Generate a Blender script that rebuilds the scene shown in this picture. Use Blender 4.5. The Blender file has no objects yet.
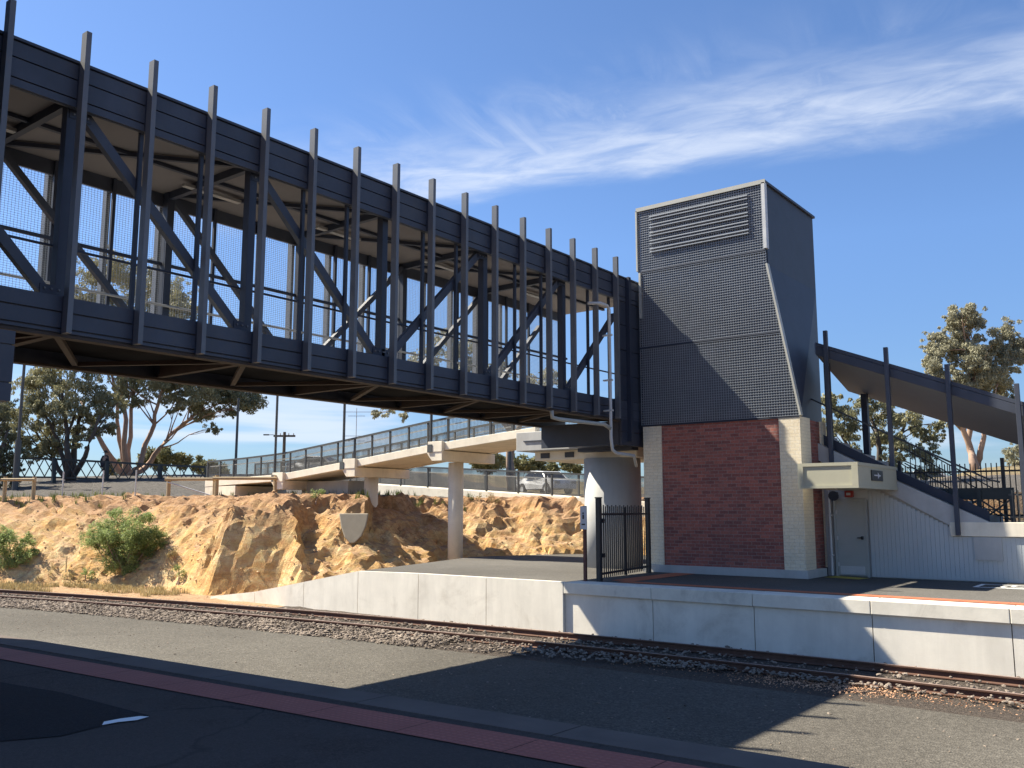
import bpy, bmesh, math, random
from mathutils import Vector, Matrix, noise as mnoise
random.seed(11)
R = math.radians
scene = bpy.context.scene
COL = scene.collection
H = 1.65                      # eye height above the platform
YAW, PITCH, FPX = R(37.645), R(7.97), 900.0
SUN = Vector((-.835, -.272, 1.0)).normalized()   # direction to the sun

# ------------------------------------------------------------------ helpers
def ray(px, py):
    r, fw, u = px-512.0, FPX, 384.0-py
    c, s = math.cos(PITCH), math.sin(PITCH)
    fw, u = fw*c-u*s, fw*s+u*c
    c, s = math.cos(YAW), math.sin(YAW)
    return Vector((r*c-fw*s, r*s+fw*c, u))
def at_depth(px, py, D):
    v = ray(px, py)
    f = -v.x*math.sin(YAW)+v.y*math.cos(YAW)
    return Vector((0, 0, H))+v*(D/f)

class MB:
    def __init__(s): s.v=[]; s.f=[]; s.m=[]; s.mi=0
    def quad(s, *pts):
        n=len(s.v); s.v+= [tuple(p) for p in pts]; s.f.append(tuple(range(n,n+len(pts)))); s.m.append(s.mi); return s
    def box(s,x0,x1,y0,y1,z0,z1):
        n=len(s.v)
        s.v+=[(x0,y0,z0),(x1,y0,z0),(x1,y1,z0),(x0,y1,z0),(x0,y0,z1),(x1,y0,z1),(x1,y1,z1),(x0,y1,z1)]
        for f in ((0,3,2,1),(4,5,6,7),(0,1,5,4),(1,2,6,5),(2,3,7,6),(3,0,4,7)):
            s.f.append(tuple(n+i for i in f)); s.m.append(s.mi)
        return s
    def hexa(s,b,t):
        n=len(s.v); s.v+=[tuple(p) for p in b]+[tuple(p) for p in t]
        for f in ((0,3,2,1),(4,5,6,7),(0,1,5,4),(1,2,6,5),(2,3,7,6),(3,0,4,7)):
            s.f.append(tuple(n+i for i in f)); s.m.append(s.mi)
        return s
    def bar(s,p,q,w,h,up=(0,0,1)):
        """rectangular bar p->q, w across, h along up"""
        p,q=Vector(p),Vector(q); d=(q-p).normalized(); u=Vector(up)
        if abs(d.dot(u))>.99: u=Vector((0,1,0))
        a=d.cross(u).normalized(); u=a.cross(d).normalized()
        a=a*w/2; u=u*h/2
        return s.hexa([p-a-u,p+a-u,p+a+u,p-a+u],[q-a-u,q+a-u,q+a+u,q-a+u])
    def tube(s,pts,rad,n=8,cap=True):
        pts=[Vector(p) for p in pts]
        if not hasattr(rad,'__len__'): rad=[rad]*len(pts)
        base=len(s.v); ref=Vector((.31,.17,.93))
        for i,p in enumerate(pts):
            d=(pts[min(i+1,len(pts)-1)]-pts[max(i-1,0)]).normalized()
            if abs(d.dot(ref))>.95: r2=Vector((1,0,0))
            else: r2=ref
            a=d.cross(r2).normalized(); b=d.cross(a).normalized()
            for k in range(n):
                t=2*math.pi*k/n
                s.v.append(tuple(p+a*(rad[i]*math.cos(t))+b*(rad[i]*math.sin(t))))
        for i in range(len(pts)-1):
            for k in range(n):
                s.f.append((base+i*n+k,base+i*n+(k+1)%n,base+(i+1)*n+(k+1)%n,base+(i+1)*n+k)); s.m.append(s.mi)
        if cap:
            s.f.append(tuple(base+k for k in range(n))[::-1]); s.m.append(s.mi)
            e=base+(len(pts)-1)*n
            s.f.append(tuple(e+k for k in range(n))); s.m.append(s.mi)
        return s
    def prism(s,poly,axis,a,b):
        """extrude a 2d polygon; axis 'y': poly is (x,z); 'z': (x,y); 'x': (y,z)"""
        def P(u,v,w): return {'y':(u,w,v),'z':(u,v,w),'x':(w,u,v)}[axis]
        n=len(s.v); k=len(poly)
        s.v+=[P(u,v,a) for u,v in poly]+[P(u,v,b) for u,v in poly]
        s.f.append(tuple(range(n,n+k))); s.f.append(tuple(range(n+2*k-1,n+k-1,-1)))
        s.m+=[s.mi]*2
        for i in range(k):
            j=(i+1)%k; s.f.append((n+i,n+k+i,n+k+j,n+j)); s.m.append(s.mi)
        return s
    def build(s,name,mats,parent=None,origin=None,smooth=False,fix=True,bevel=0):
        if origin is None: origin=parent['_o'] if parent and '_o' in parent else (0,0,0)
        o3=Vector(origin)
        me=bpy.data.meshes.new(name)
        me.from_pydata([tuple(Vector(v)-o3) for v in s.v],[],s.f)
        if not isinstance(mats,(list,tuple)): mats=[mats]
        for m in mats: me.materials.append(m)
        if len(mats)>1: me.polygons.foreach_set('material_index',s.m)
        if fix:
            bm=bmesh.new(); bm.from_mesh(me); bmesh.ops.recalc_face_normals(bm,faces=bm.faces); bm.to_mesh(me); bm.free()
        if smooth:
            me.polygons.foreach_set('use_smooth',[True]*len(me.polygons))
        me.update()
        ob=bpy.data.objects.new(name,me); COL.objects.link(ob)
        if parent is not None:
            ob.parent=parent
            if '_o' not in parent: ob.location=o3
            else: ob.location=o3-Vector(parent['_o'])
        else: ob.location=o3
        ORG[ob.name]=o3
        if bevel:
            md=ob.modifiers.new('bevel','BEVEL'); md.width=bevel; md.segments=2; md.limit_method='ANGLE'
        return ob
ORG={}
def thing(name,label,cat,loc,group=None):
    o=bpy.data.objects.new(name,None); COL.objects.link(o); o.location=loc; o.empty_display_size=.2
    o['_o']=list(loc); return tag(o,label,cat,group)
def tag(o,label,cat,group=None):
    o['label']=label; o['category']=cat
    if group: o['group']=group
    return o
def struct(o): o['kind']='structure'; return o
def stuff(o): o['kind']='stuff'; return o
def sub(name,mb,mat,part,**k):
    """sub-part of a part mesh"""
    o3=ORG[part.name]; ob=mb.build(name,mat,None,origin=o3,**k); ob.parent=part; ob.location=(0,0,0); return ob
def copy_tree(o,dloc=None,parent=None):
    c=o.copy(); COL.objects.link(c); c.parent=parent
    if dloc is not None: c.location=o.location+Vector(dloc)
    for ch in list(o.children): copy_tree(ch,None,c)
    return c

# ------------------------------------------------------------------ materials
def newmat(name):
    m=bpy.data.materials.new(name); m.use_nodes=True
    nt=m.node_tree; b=nt.nodes['Principled BSDF']; return m,nt,b
def N(nt,t,**k):
    n=nt.nodes.new(t)
    for a,v in k.items(): setattr(n,a,v)
    return n
def ramp(nt,fac,stops,interp='LINEAR'):
    r=N(nt,'ShaderNodeValToRGB'); r.color_ramp.interpolation=interp
    el=r.color_ramp.elements
    while len(el)<len(stops): el.new(.5)
    for e,(p,c) in zip(el,stops):
        e.position=p; e.color=(*c,1) if len(c)==3 else c
    nt.links.new(fac,r.inputs[0]); return r.outputs[0]
def coords(nt,kind='Object',scale=(1,1,1)):
    tc=N(nt,'ShaderNodeTexCoord'); mp=N(nt,'ShaderNodeMapping'); mp.inputs['Scale'].default_value=scale
    nt.links.new(tc.outputs[kind],mp.inputs[0]); return mp.outputs[0]
def noise(nt,vec,scale,detail=6,rough=.6,dist=0):
    n=N(nt,'ShaderNodeTexNoise'); n.inputs['Scale'].default_value=scale; n.inputs['Detail'].default_value=detail
    n.inputs['Roughness'].default_value=rough; n.inputs['Distortion'].default_value=dist
    nt.links.new(vec,n.inputs['Vector']); return n.outputs['Fac']
def mixc(nt,fac,a,b,mode='MIX'):
    m=N(nt,'ShaderNodeMix',data_type='RGBA',blend_type=mode)
    for s,v in ((0,fac),(6,a),(7,b)):
        if hasattr(v,'links'): nt.links.new(v,m.inputs[s])
        elif s==0: m.inputs[0].default_value=v
        else: m.inputs[s].default_value=(*v,1)
    return m.outputs[2]
def bump(nt,b,h,strength=.3,dist=.02):
    n=N(nt,'ShaderNodeBump'); n.inputs['Strength'].default_value=strength; n.inputs['Distance'].default_value=dist
    nt.links.new(h,n.inputs['Height']); nt.links.new(n.outputs[0],b.inputs['Normal'])
def sc(c,k): return tuple(min(1,x*k) for x in c)

def noisy(name,c,scale=3,var=.18,rough=.7,bstr=.15,bscale=40,metal=0,streak=False,kind='Object',bd=.01,spec=.5):
    m,nt,b=newmat(name); v=coords(nt,kind)
    f=noise(nt,v,scale,8,.65)
    col=ramp(nt,f,[(.25,sc(c,1-var)),(.5,c),(.75,sc(c,1+var))])
    if streak:
        v2=coords(nt,kind,(1.6,1.6,.22)); f2=noise(nt,v2,1.3,6,.65,.4)
        col=mixc(nt,ramp(nt,f2,[(.42,(0,0,0)),(.8,(.5,.5,.5))]),col,sc(c,.66))
    nt.links.new(col,b.inputs['Base Color'])
    b.inputs['Roughness'].default_value=rough; b.inputs['Metallic'].default_value=metal
    b.inputs['Specular IOR Level'].default_value=spec
    if bstr: bump(nt,b,noise(nt,v,bscale,4,.6),bstr,bd)
    return m
M={}
M['steel']=noisy('dark_steel',(.046,.056,.082),1.1,.30,.55,.05,60,streak=True)
M['steel2']=noisy('darker_steel',(.026,.034,.056),2.0,.2,.55,.05,60)
M['fin']=noisy('fin_steel',(.115,.122,.138),2.0,.14,.42,.04,60)
M['under']=noisy('under_steel',(.05,.036,.029),2.5,.25,.75,.1,50)
M['soffit']=noisy('soffit_board',(.175,.155,.15),.8,.12,.8,.05,30)
M['wire']=noisy('wire',(.30,.32,.34),5,.1,.5,0)
M['rampwire']=noisy('ramp_wire',(.085,.087,.085),5,.1,.6,0)
M['concrete']=noisy('concrete',(.80,.73,.60),1.2,.12,.85,.12,35,streak=True)
M['concrete2']=noisy('concrete_grey',(.45,.45,.44),1.1,.12,.85,.12,35,streak=True)
M['column']=noisy('column_concrete',(.76,.71,.61),1.3,.1,.85,.1,30,streak=True)
M['wallpanel']=noisy('wall_concrete',(.84,.785,.68),1.1,.12,.85,.1,30,streak=True)
M['coping']=noisy('coping_concrete',(.76,.71,.61),2.2,.14,.85,.12,30)
M['railgrey']=noisy('rail_grey',(.062,.066,.066),3,.12,.5,.03,40)
M['galv']=noisy('galvanised',(.52,.53,.53),4,.12,.45,.03,40)
M['trim']=noisy('trim_light',(.40,.40,.36),3,.1,.5,.02,40)
M['cream']=noisy('cream_box',(.42,.405,.305),1.5,.06,.6,.02,40)
M['boxdark']=noisy('box_side',(.34,.33,.25),1.5,.06,.6,.02,40)
M['black']=noisy('black_paint',(.018,.018,.02),4,.2,.45,.02,40)
M['darkgreen']=noisy('fence_green',(.022,.032,.034),4,.2,.5,.02,40)
M['rust']=noisy('rail_rust',(.11,.055,.036),6,.3,.85,.2,80)
M['shine']=noisy('rail_top',(.24,.17,.14),8,.3,.5,.05,80)
M['timber']=noisy('timber',(.40,.30,.17),3,.2,.8,.2,30)
M['sleeper']=noisy('sleeper',(.085,.066,.054),3,.25,.9,.3,30)
M['white']=noisy('white_paint',(.78,.78,.76),4,.06,.6,.02,40)
M['yellow']=noisy('yellow_paint',(.46,.38,.06),6,.12,.7,.05,60)
M['redpaint']=noisy('red_paint',(.30,.03,.025),6,.12,.6,.02,60)
M['signgrey']=noisy('sign_grey',(.50,.52,.56),3,.06,.5,0)
M['signpost']=noisy('signpost',(.10,.035,.028),4,.15,.6,.05,50)
M['bark']=noisy('bark',(.30,.215,.16),1.5,.35,.9,.4,12)
M['barkdark']=noisy('bark_dark',(.085,.07,.058),1.5,.35,.9,.4,12)
M['barkpink']=noisy('bark_pink',(.34,.23,.17),1.2,.3,.9,.3,12)
M['skin']=noisy('skin',(.42,.27,.2),8,.06,.6,0)
M['cloth']=noisy('cloth',(.02,.022,.026),8,.15,.9,0)
M['trouser']=noisy('trouser',(.035,.035,.045),8,.15,.9,0)
M['hat']=noisy('hat',(.05,.045,.04),8,.15,.9,0)
M['tyre']=noisy('tyre',(.02,.02,.02),8,.15,.9,0)
M['glass']=noisy('car_glass',(.025,.03,.035),2,.1,.08,0)
M['lamp']=noisy('lamp_plastic',(.3,.3,.295),2,.05,.4,0)
def grime(m,scale,amt,col,thr=.52):
    nt=m.node_tree; b=nt.nodes['Principled BSDF']; old=b.inputs['Base Color'].links[0].from_socket; v=coords(nt,'Object')
    f=noise(nt,v,scale,9,.68,.8); f2=noise(nt,v,scale*7,6,.7)
    mm=N(nt,'ShaderNodeMath',operation='MULTIPLY'); nt.links.new(ramp(nt,f,[(thr,(0,0,0)),(thr+.16,(amt,)*3)]),mm.inputs[0]); nt.links.new(ramp(nt,f2,[(.3,(.3,.3,.3)),(.65,(1,1,1))]),mm.inputs[1])
    nt.links.new(mixc(nt,mm.outputs[0],old,col),b.inputs['Base Color'])
grime(M['wallpanel'],.8,.45,(.42,.36,.28)); grime(M['coping'],1.1,.5,(.33,.29,.24)); grime(M['concrete'],.9,.4,(.45,.38,.29)); grime(M['column'],.8,.35,(.42,.37,.30)); grime(M['concrete2'],.8,.4,(.28,.26,.23)); grime(M['cream'],1.5,.3,(.26,.23,.17)); grime(M['fin'],1.5,.35,(.2,.18,.15)); grime(M['steel'],.9,.3,(.10,.095,.09))
M['shotcrete']=noisy('shotcrete',(.34,.295,.22),1.6,.16,.9,.3,18,streak=True)
M['far_wall']=noisy('render_wall',(.5,.47,.42),.6,.1,.9,.05,20)
M['far_roof']=noisy('metal_roof',(.24,.22,.22),.6,.1,.6,.05,20)

def brick(name,c1,c2,mortar,sx=.24,sz=.086,dirt=.25):
    m,nt,b=newmat(name)
    tc=N(nt,'ShaderNodeTexCoord'); sp=N(nt,'ShaderNodeSeparateXYZ'); nt.links.new(tc.outputs['Object'],sp.inputs[0])
    ad=N(nt,'ShaderNodeMath',operation='ADD'); nt.links.new(sp.outputs[0],ad.inputs[0]); nt.links.new(sp.outputs[1],ad.inputs[1])
    cb=N(nt,'ShaderNodeCombineXYZ'); nt.links.new(ad.outputs[0],cb.inputs[0]); nt.links.new(sp.outputs[2],cb.inputs[1])
    br=N(nt,'ShaderNodeTexBrick'); nt.links.new(cb.outputs[0],br.inputs['Vector'])
    br.inputs['Scale'].default_value=1; br.inputs['Brick Width'].default_value=sx; br.inputs['Row Height'].default_value=sz
    br.inputs['Mortar Size'].default_value=.006; br.inputs['Mortar Smooth'].default_value=.2; br.inputs['Bias'].default_value=-.1
    br.inputs['Color1'].default_value=(*c1,1); br.inputs['Color2'].default_value=(*c2,1); br.inputs['Mortar'].default_value=(*mortar,1)
    f=noise(nt,tc.outputs['Object'],1.3,6,.6)
    col=mixc(nt,ramp(nt,f,[(.4,(0,0,0)),(.75,(dirt,dirt,dirt))]),br.outputs['Color'],sc(mortar,.55))
    f3=noise(nt,tc.outputs['Object'],30,3,.6)
    col=mixc(nt,.35,col,ramp(nt,f3,[(.3,(.25,.25,.25)),(.7,(.8,.8,.8))]),'OVERLAY')
    nt.links.new(col,b.inputs['Base Color']); b.inputs['Roughness'].default_value=.85
    inv=N(nt,'ShaderNodeMath',operation='SUBTRACT'); inv.inputs[0].default_value=1; nt.links.new(br.outputs['Fac'],inv.inputs[1])
    bump(nt,b,inv.outputs[0],.5,.008)
    return m
M['redbrick']=brick('red_brick',(.37,.12,.09),(.18,.062,.055),(.27,.21,.19))
M['creambrick']=brick('cream_brick',(.80,.70,.52),(.74,.64,.47),(.62,.55,.43),.24,.086,.12)

def gravel(name,c,fine=160,big=1.2,dark=.55,bs=.6):
    m,nt,b=newmat(name); v=coords(nt,'Object')
    vo=N(nt,'ShaderNodeTexVoronoi'); vo.inputs['Scale'].default_value=fine/4; nt.links.new(v,vo.inputs['Vector'])
    g=N(nt,'ShaderNodeSeparateColor'); nt.links.new(vo.outputs['Color'],g.inputs[0])
    f=noise(nt,v,big,8,.6); f2=noise(nt,v,fine/10,5,.7); f4=noise(nt,v,.16,4,.55)
    col=ramp(nt,f,[(.3,sc(c,.82)),(.7,sc(c,1.15))])
    col=mixc(nt,.55,col,ramp(nt,g.outputs[0],[(0,sc(c,dark)),(.6,c),(1,sc(c,1.7))]))
    col=mixc(nt,.5,col,ramp(nt,f2,[(.3,(.25,.25,.25)),(.7,(.75,.75,.75))]),'OVERLAY')
    col=mixc(nt,.45,col,ramp(nt,f4,[(.35,(.33,.32,.31)),(.65,(.66,.66,.66))]),'OVERLAY')
    nt.links.new(col,b.inputs['Base Color']); b.inputs['Roughness'].default_value=.95
    b.inputs['Specular IOR Level'].default_value=.2
    bump(nt,b,vo.outputs['Distance'],bs,.02)
    return m
M['gravel']=gravel('grey_gravel',(.098,.090,.077))
M['asphalt']=gravel('asphalt',(.105,.099,.09),300,.9,.6,.25)
M['asphalt_dark']=gravel('asphalt_dark',(.052,.041,.036),300,.9,.6,.3)
nt=M['asphalt_dark'].node_tree; b=nt.nodes['Principled BSDF']; old=b.inputs['Base Color'].links[0].from_socket
v=coords(nt,'Object'); nz_=N(nt,'ShaderNodeTexNoise'); nz_.inputs['Scale'].default_value=1.4; nz_.inputs['Detail'].default_value=6; nt.links.new(v,nz_.inputs[0])
wv=N(nt,'ShaderNodeVectorMath',operation='MULTIPLY_ADD'); nt.links.new(nz_.outputs['Color'],wv.inputs[0]); wv.inputs[1].default_value=(.8,.8,0); nt.links.new(v,wv.inputs[2])
vo=N(nt,'ShaderNodeTexVoronoi',feature='DISTANCE_TO_EDGE'); vo.inputs['Scale'].default_value=.42; nt.links.new(wv.outputs[0],vo.inputs['Vector'])
ck=ramp(nt,vo.outputs['Distance'],[(.0,(.8,.8,.8)),(.012,(0,0,0))]); c1=mixc(nt,ck,old,(.006,.006,.006))
bl=ramp(nt,noise(nt,v,.55,5,.6),[(.45,(0,0,0)),(.5,(.45,.45,.45)),(.72,(.45,.45,.45))]); c1=mixc(nt,bl,c1,(.07,.058,.052))
nt.links.new(c1,b.inputs['Base Color'])
M['asphalt_patch']=gravel('asphalt_patch',(.014,.014,.016),300,.9,.6,.3)
M['dirtramp']=gravel('dirt',(.33,.235,.15),90,1.2,.6,.5)

def island(name,c,c2,rough=.8,sss=False,trans=0,nz=1.0):
    m,nt,b=newmat(name)
    g=N(nt,'ShaderNodeNewGeometry')
    tc=N(nt,'ShaderNodeTexCoord'); f=noise(nt,tc.outputs['Object'],nz,3,.6)
    col=ramp(nt,g.outputs['Random Per Island'],[(0,c),(1,c2)])
    col=mixc(nt,ramp(nt,f,[(.38,(0,0,0)),(.62,(.75,.75,.75))]),col,sc(c2,1.3))
    nt.links.new(col,b.inputs['Base Color']); b.inputs['Roughness'].default_value=rough
    b.inputs['Specular IOR Level'].default_value=.25
    if trans:
        tr=N(nt,'ShaderNodeBsdfTranslucent'); nt.links.new(col,tr.inputs[0]); mx=N(nt,'ShaderNodeMixShader'); mx.inputs[0].default_value=trans
        nt.links.new(b.outputs[0],mx.inputs[1]); nt.links.new(tr.outputs[0],mx.inputs[2])
        nt.links.new(mx.outputs[0],nt.nodes['Material Output'].inputs[0])
    return m
M['leaf']=island('gum_leaf',(.14,.143,.08),(.31,.29,.16),.55,trans=.25,nz=.35)
M['leafdark']=island('dark_leaf',(.06,.068,.04),(.15,.15,.08),.6,trans=.2,nz=.35)
M['leafgrey']=island('grey_leaf',(.165,.165,.115),(.33,.315,.215),.6,trans=.25,nz=.4)
M['leafgreen']=island('bush_leaf',(.14,.20,.06),(.29,.35,.14),.55,trans=.42,nz=1.5)
M['leaffar']=island('far_leaf',(.11,.13,.06),(.24,.22,.11),.7,trans=.2,nz=.3)
M['stone']=island('ballast_stone',(.085,.068,.055),(.25,.205,.165),.9,nz=.8)
M['stonered']=island('ochre_stone',(.30,.16,.075),(.55,.38,.22),.9,nz=.8)
M['litter']=island('leaf_litter',(.22,.09,.04),(.55,.33,.2),.9,nz=.8)
M['drygrass']=island('dry_grass',(.23,.19,.09),(.42,.34,.18),.9,trans=.2,nz=.6)
M['greengrass']=island('green_grass',(.07,.10,.03),(.16,.19,.06),.9,trans=.2,nz=.6)

# tactile paving: raised studs come from bump of a dot grid
def tactile(name,c):
    m,nt,b=newmat(name); v=coords(nt,'Object',(1/.06,1/.06,1))
    fr=N(nt,'ShaderNodeVectorMath',operation='FRACTION'); nt.links.new(v,fr.inputs[0])
    ds=N(nt,'ShaderNodeVectorMath',operation='DISTANCE'); nt.links.new(fr.outputs[0],ds.inputs[0]); ds.inputs[1].default_value=(.5,.5,0)
    sp=N(nt,'ShaderNodeSeparateXYZ'); nt.links.new(fr.outputs[0],sp.inputs[0])
    cb=N(nt,'ShaderNodeCombineXYZ'); nt.links.new(sp.outputs[0],cb.inputs[0]); nt.links.new(sp.outputs[1],cb.inputs[1])
    nt.links.new(cb.outputs[0],ds.inputs[0])
    h=ramp(nt,ds.outputs['Value'],[(.2,(1,1,1)),(.38,(0,0,0))])
    v2=coords(nt,'Object'); f=noise(nt,v2,2.5,6,.6)
    col=ramp(nt,f,[(.3,sc(c,.75)),(.7,sc(c,1.2))])
    col=mixc(nt,h,sc(c,.8),col)
    nt.links.new(col,b.inputs['Base Color']); b.inputs['Roughness'].default_value=.8
    bump(nt,b,h,.8,.006); return m
M['tactile']=tactile('tactile_orange',(.52,.16,.075))
M['tactile_red']=tactile('tactile_red',(.37,.11,.08))

def terrain_mat():
    m,nt,b=newmat('terrain'); v=coords(nt,'Object')
    g=N(nt,'ShaderNodeNewGeometry'); sp=N(nt,'ShaderNodeSeparateXYZ'); nt.links.new(g.outputs['True Normal'],sp.inputs[0])
    po=N(nt,'ShaderNodeSeparateXYZ'); nt.links.new(g.outputs['Position'],po.inputs[0])
    f1=noise(nt,v,.7,8,.62); f2=noise(nt,v,4.5,8,.7); f3=noise(nt,v,22,5,.7)
    vs=coords(nt,'Object',(.5,.5,2.6)); f5=noise(nt,vs,1.1,7,.65,.6)
    rock=ramp(nt,f1,[(.3,(.60,.32,.105)),(.45,(.70,.44,.17)),(.58,(.72,.53,.28)),(.72,(.50,.22,.08))])
    rock=mixc(nt,.5,rock,ramp(nt,f5,[(.34,(.42,.19,.08)),(.5,(.66,.43,.19)),(.66,(.74,.58,.36))]))
    rock=mixc(nt,.55,rock,ramp(nt,f2,[(.3,(.2,.2,.2)),(.7,(.78,.78,.78))]),'OVERLAY')
    dirt=ramp(nt,f2,[(.3,(.34,.20,.11)),(.55,(.48,.32,.19)),(.75,(.56,.42,.28))])
    slope=ramp(nt,sp.outputs[2],[(.62,(0,0,0)),(.9,(1,1,1))])
    col=mixc(nt,slope,rock,dirt)
    ad=N(nt,'ShaderNodeMath',operation='MULTIPLY_ADD'); nt.links.new(f1,ad.inputs[0]); ad.inputs[1].default_value=2.4; nt.links.new(po.outputs[2],ad.inputs[2])
    mr=N(nt,'ShaderNodeMapRange'); mr.inputs[1].default_value=2.0; mr.inputs[2].default_value=3.1; nt.links.new(ad.outputs[0],mr.inputs[0])
    red=ramp(nt,f2,[(.3,(.30,.16,.085)),(.55,(.43,.26,.15)),(.75,(.52,.36,.235))])
    mf=N(nt,'ShaderNodeMath',operation='MULTIPLY'); nt.links.new(mr.outputs[0],mf.inputs[0]); mf.inputs[1].default_value=.8
    col=mixc(nt,mf.outputs[0],col,red)
    # upper car park / gravel flat, tinted by world height and a noisy edge
    at=N(nt,'ShaderNodeAttribute',attribute_name='zone'); sz=N(nt,'ShaderNodeSeparateColor'); nt.links.new(at.outputs['Color'],sz.inputs[0])
    grey=ramp(nt,f2,[(.3,(.085,.078,.07)),(.7,(.15,.137,.123))])
    col=mixc(nt,sz.outputs[0],col,grey)
    gr=ramp(nt,f1,[(.3,(.16,.125,.07)),(.7,(.33,.27,.16))])
    col=mixc(nt,sz.outputs[1],col,gr)
    bal=ramp(nt,f3,[(.3,(.06,.048,.04)),(.7,(.15,.125,.105))])
    col=mixc(nt,sz.outputs[2],col,bal)
    # cracks and bedding planes filled with darker soil
    wv=N(nt,'ShaderNodeVectorMath',operation='MULTIPLY_ADD'); nz_=N(nt,'ShaderNodeTexNoise'); nz_.inputs['Scale'].default_value=2.2; nz_.inputs['Detail'].default_value=5; nt.links.new(v,nz_.inputs[0])
    nt.links.new(nz_.outputs['Color'],wv.inputs[0]); wv.inputs[1].default_value=(.9,.9,.9); nt.links.new(coords(nt,'Object',(1,1,2.2)),wv.inputs[2])
    vo=N(nt,'ShaderNodeTexVoronoi',feature='DISTANCE_TO_EDGE'); vo.inputs['Scale'].default_value=1.5; nt.links.new(wv.outputs[0],vo.inputs['Vector'])
    ck=ramp(nt,vo.outputs['Distance'],[(.0,(.75,.75,.75)),(.035,(0,0,0))])
    mg=N(nt,'ShaderNodeMath',operation='MULTIPLY'); nt.links.new(ck,mg.inputs[0]); nt.links.new(ramp(nt,sp.outputs[2],[(.55,(1,1,1)),(.95,(0,0,0))]),mg.inputs[1])
    mg2=N(nt,'ShaderNodeMath',operation='MULTIPLY'); nt.links.new(mg.outputs[0],mg2.inputs[0]); nt.links.new(ramp(nt,f1,[(.42,(0,0,0)),(.6,(1,1,1))]),mg2.inputs[1])
    col=mixc(nt,mg2.outputs[0],col,(.20,.095,.045))
    nt.links.new(col,b.inputs['Base Color']); b.inputs['Roughness'].default_value=.95; b.inputs['Specular IOR Level'].default_value=.15
    ma=N(nt,'ShaderNodeMath',operation='ADD'); nt.links.new(f2,ma.inputs[0]); nt.links.new(f3,ma.inputs[1])
    bump(nt,b,ma.outputs[0],.85,.11)
    return m
M['terrain']=terrain_mat()
M['corr']=noisy('corrugated_panel',(.46,.49,.50),1.2,.06,.5,.02,40,streak=False)
M['door']=noisy('door_paint',(.37,.385,.37),1.2,.06,.5,.02,40)
grime(M['door'],1.6,.3,(.24,.24,.22));

# ------------------------------------------------------------------ camera
cd=bpy.data.cameras.new('camera'); cam=bpy.data.objects.new('camera',cd); COL.objects.link(cam)
cd.sensor_width=36; cd.lens=36*FPX/1024; cd.clip_start=.05; cd.clip_end=8000
cam.location=(0,0,H); cam.rotation_euler=(R(90)+PITCH,0,YAW); scene.camera=cam

# ------------------------------------------------------------------ sky and sun
W=bpy.data.worlds.new('World'); scene.world=W; W.use_nodes=True
nt=W.node_tree; bg=nt.nodes['Background']
sky=N(nt,'ShaderNodeTexSky',sky_type='NISHITA'); sky.sun_disc=False
EL=math.asin(SUN.z); sky.sun_elevation=EL; sky.sun_rotation=math.atan2(SUN.x,SUN.y)
sky.air_density=.85; sky.dust_density=.35; sky.ozone_density=2.6
tc=N(nt,'ShaderNodeTexCoord'); sp=N(nt,'ShaderNodeSeparateXYZ'); nt.links.new(tc.outputs['Generated'],sp.inputs[0])
def mth(op,a,b=None,c=None,clamp=False):
    n=N(nt,'ShaderNodeMath',operation=op,use_clamp=clamp)
    for i,v in enumerate((a,b,c)):
        if v is None: continue
        if hasattr(v,'links'): nt.links.new(v,n.inputs[i])
        else: n.inputs[i].default_value=v
    return n.outputs[0]
zc=mth('MAXIMUM',sp.outputs[2],.02)
u=mth('DIVIDE',sp.outputs[0],zc); v=mth('DIVIDE',sp.outputs[1],zc)       # position on a high cloud layer
# cloud-street frame: along the band (q) and across it (w, positive toward the zenith)
dx,dy=Vector((1.66,.44)).normalized()
q=mth('ADD',mth('MULTIPLY',u,dx),mth('MULTIPLY',v,dy))
w=mth('SUBTRACT',mth('MULTIPLY',mth('ADD',u,1.95),dy),mth('MULTIPLY',mth('SUBTRACT',v,2.06),dx))
cb=N(nt,'ShaderNodeCombineXYZ'); nt.links.new(q,cb.inputs[0]); nt.links.new(w,cb.inputs[1])
def cn(scl,detail,rough,dist,sx=1,sy=1,rot=0):
    mp=N(nt,'ShaderNodeMapping'); mp.inputs['Scale'].default_value=(sx,sy,1); mp.inputs['Rotation'].default_value=(0,0,rot); nt.links.new(cb.outputs[0],mp.inputs[0])
    n=N(nt,'ShaderNodeTexNoise'); n.inputs['Scale'].default_value=scl; n.inputs['Detail'].default_value=detail; n.inputs['Roughness'].default_value=rough; n.inputs['Distortion'].default_value=dist
    nt.links.new(mp.outputs[0],n.inputs[0]); return n.outputs[0]
def ss(x,a,b):
    n=N(nt,'ShaderNodeMapRange',interpolation_type='SMOOTHSTEP'); n.inputs[1].default_value=a; n.inputs[2].default_value=b
    nt.links.new(x,n.inputs[0]); return n.outputs[0]
n1=cn(1.7,7,.58,.5,1,1.2); n2=cn(6,6,.58,.9,1.0,.30,.35); n3=cn(8,6,.6,.5,.5,1)
wj=mth('ADD',w,mth('MULTIPLY',mth('SUBTRACT',n1,.5),.5))
core=mth('MULTIPLY',ss(wj,-.16,.14),ss(wj,.62,.10))
wisp=mth('MULTIPLY',ss(wj,-.05,.2),ss(wj,.85,.2))
fin_=mth('MULTIPLY',ss(q,-2.6,-1.25),1.0)
m1=mth('MULTIPLY',core,mth('ADD',mth('MULTIPLY',ss(n3,.25,.75),.55),.22))
m2=mth('MULTIPLY',mth('MULTIPLY',wisp,ss(n2,.36,.86)),mth('MULTIPLY',ss(n1,.32,.68),.85))
mask=mth('MULTIPLY',mth('MAXIMUM',m1,m2),fin_,clamp=True)
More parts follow.
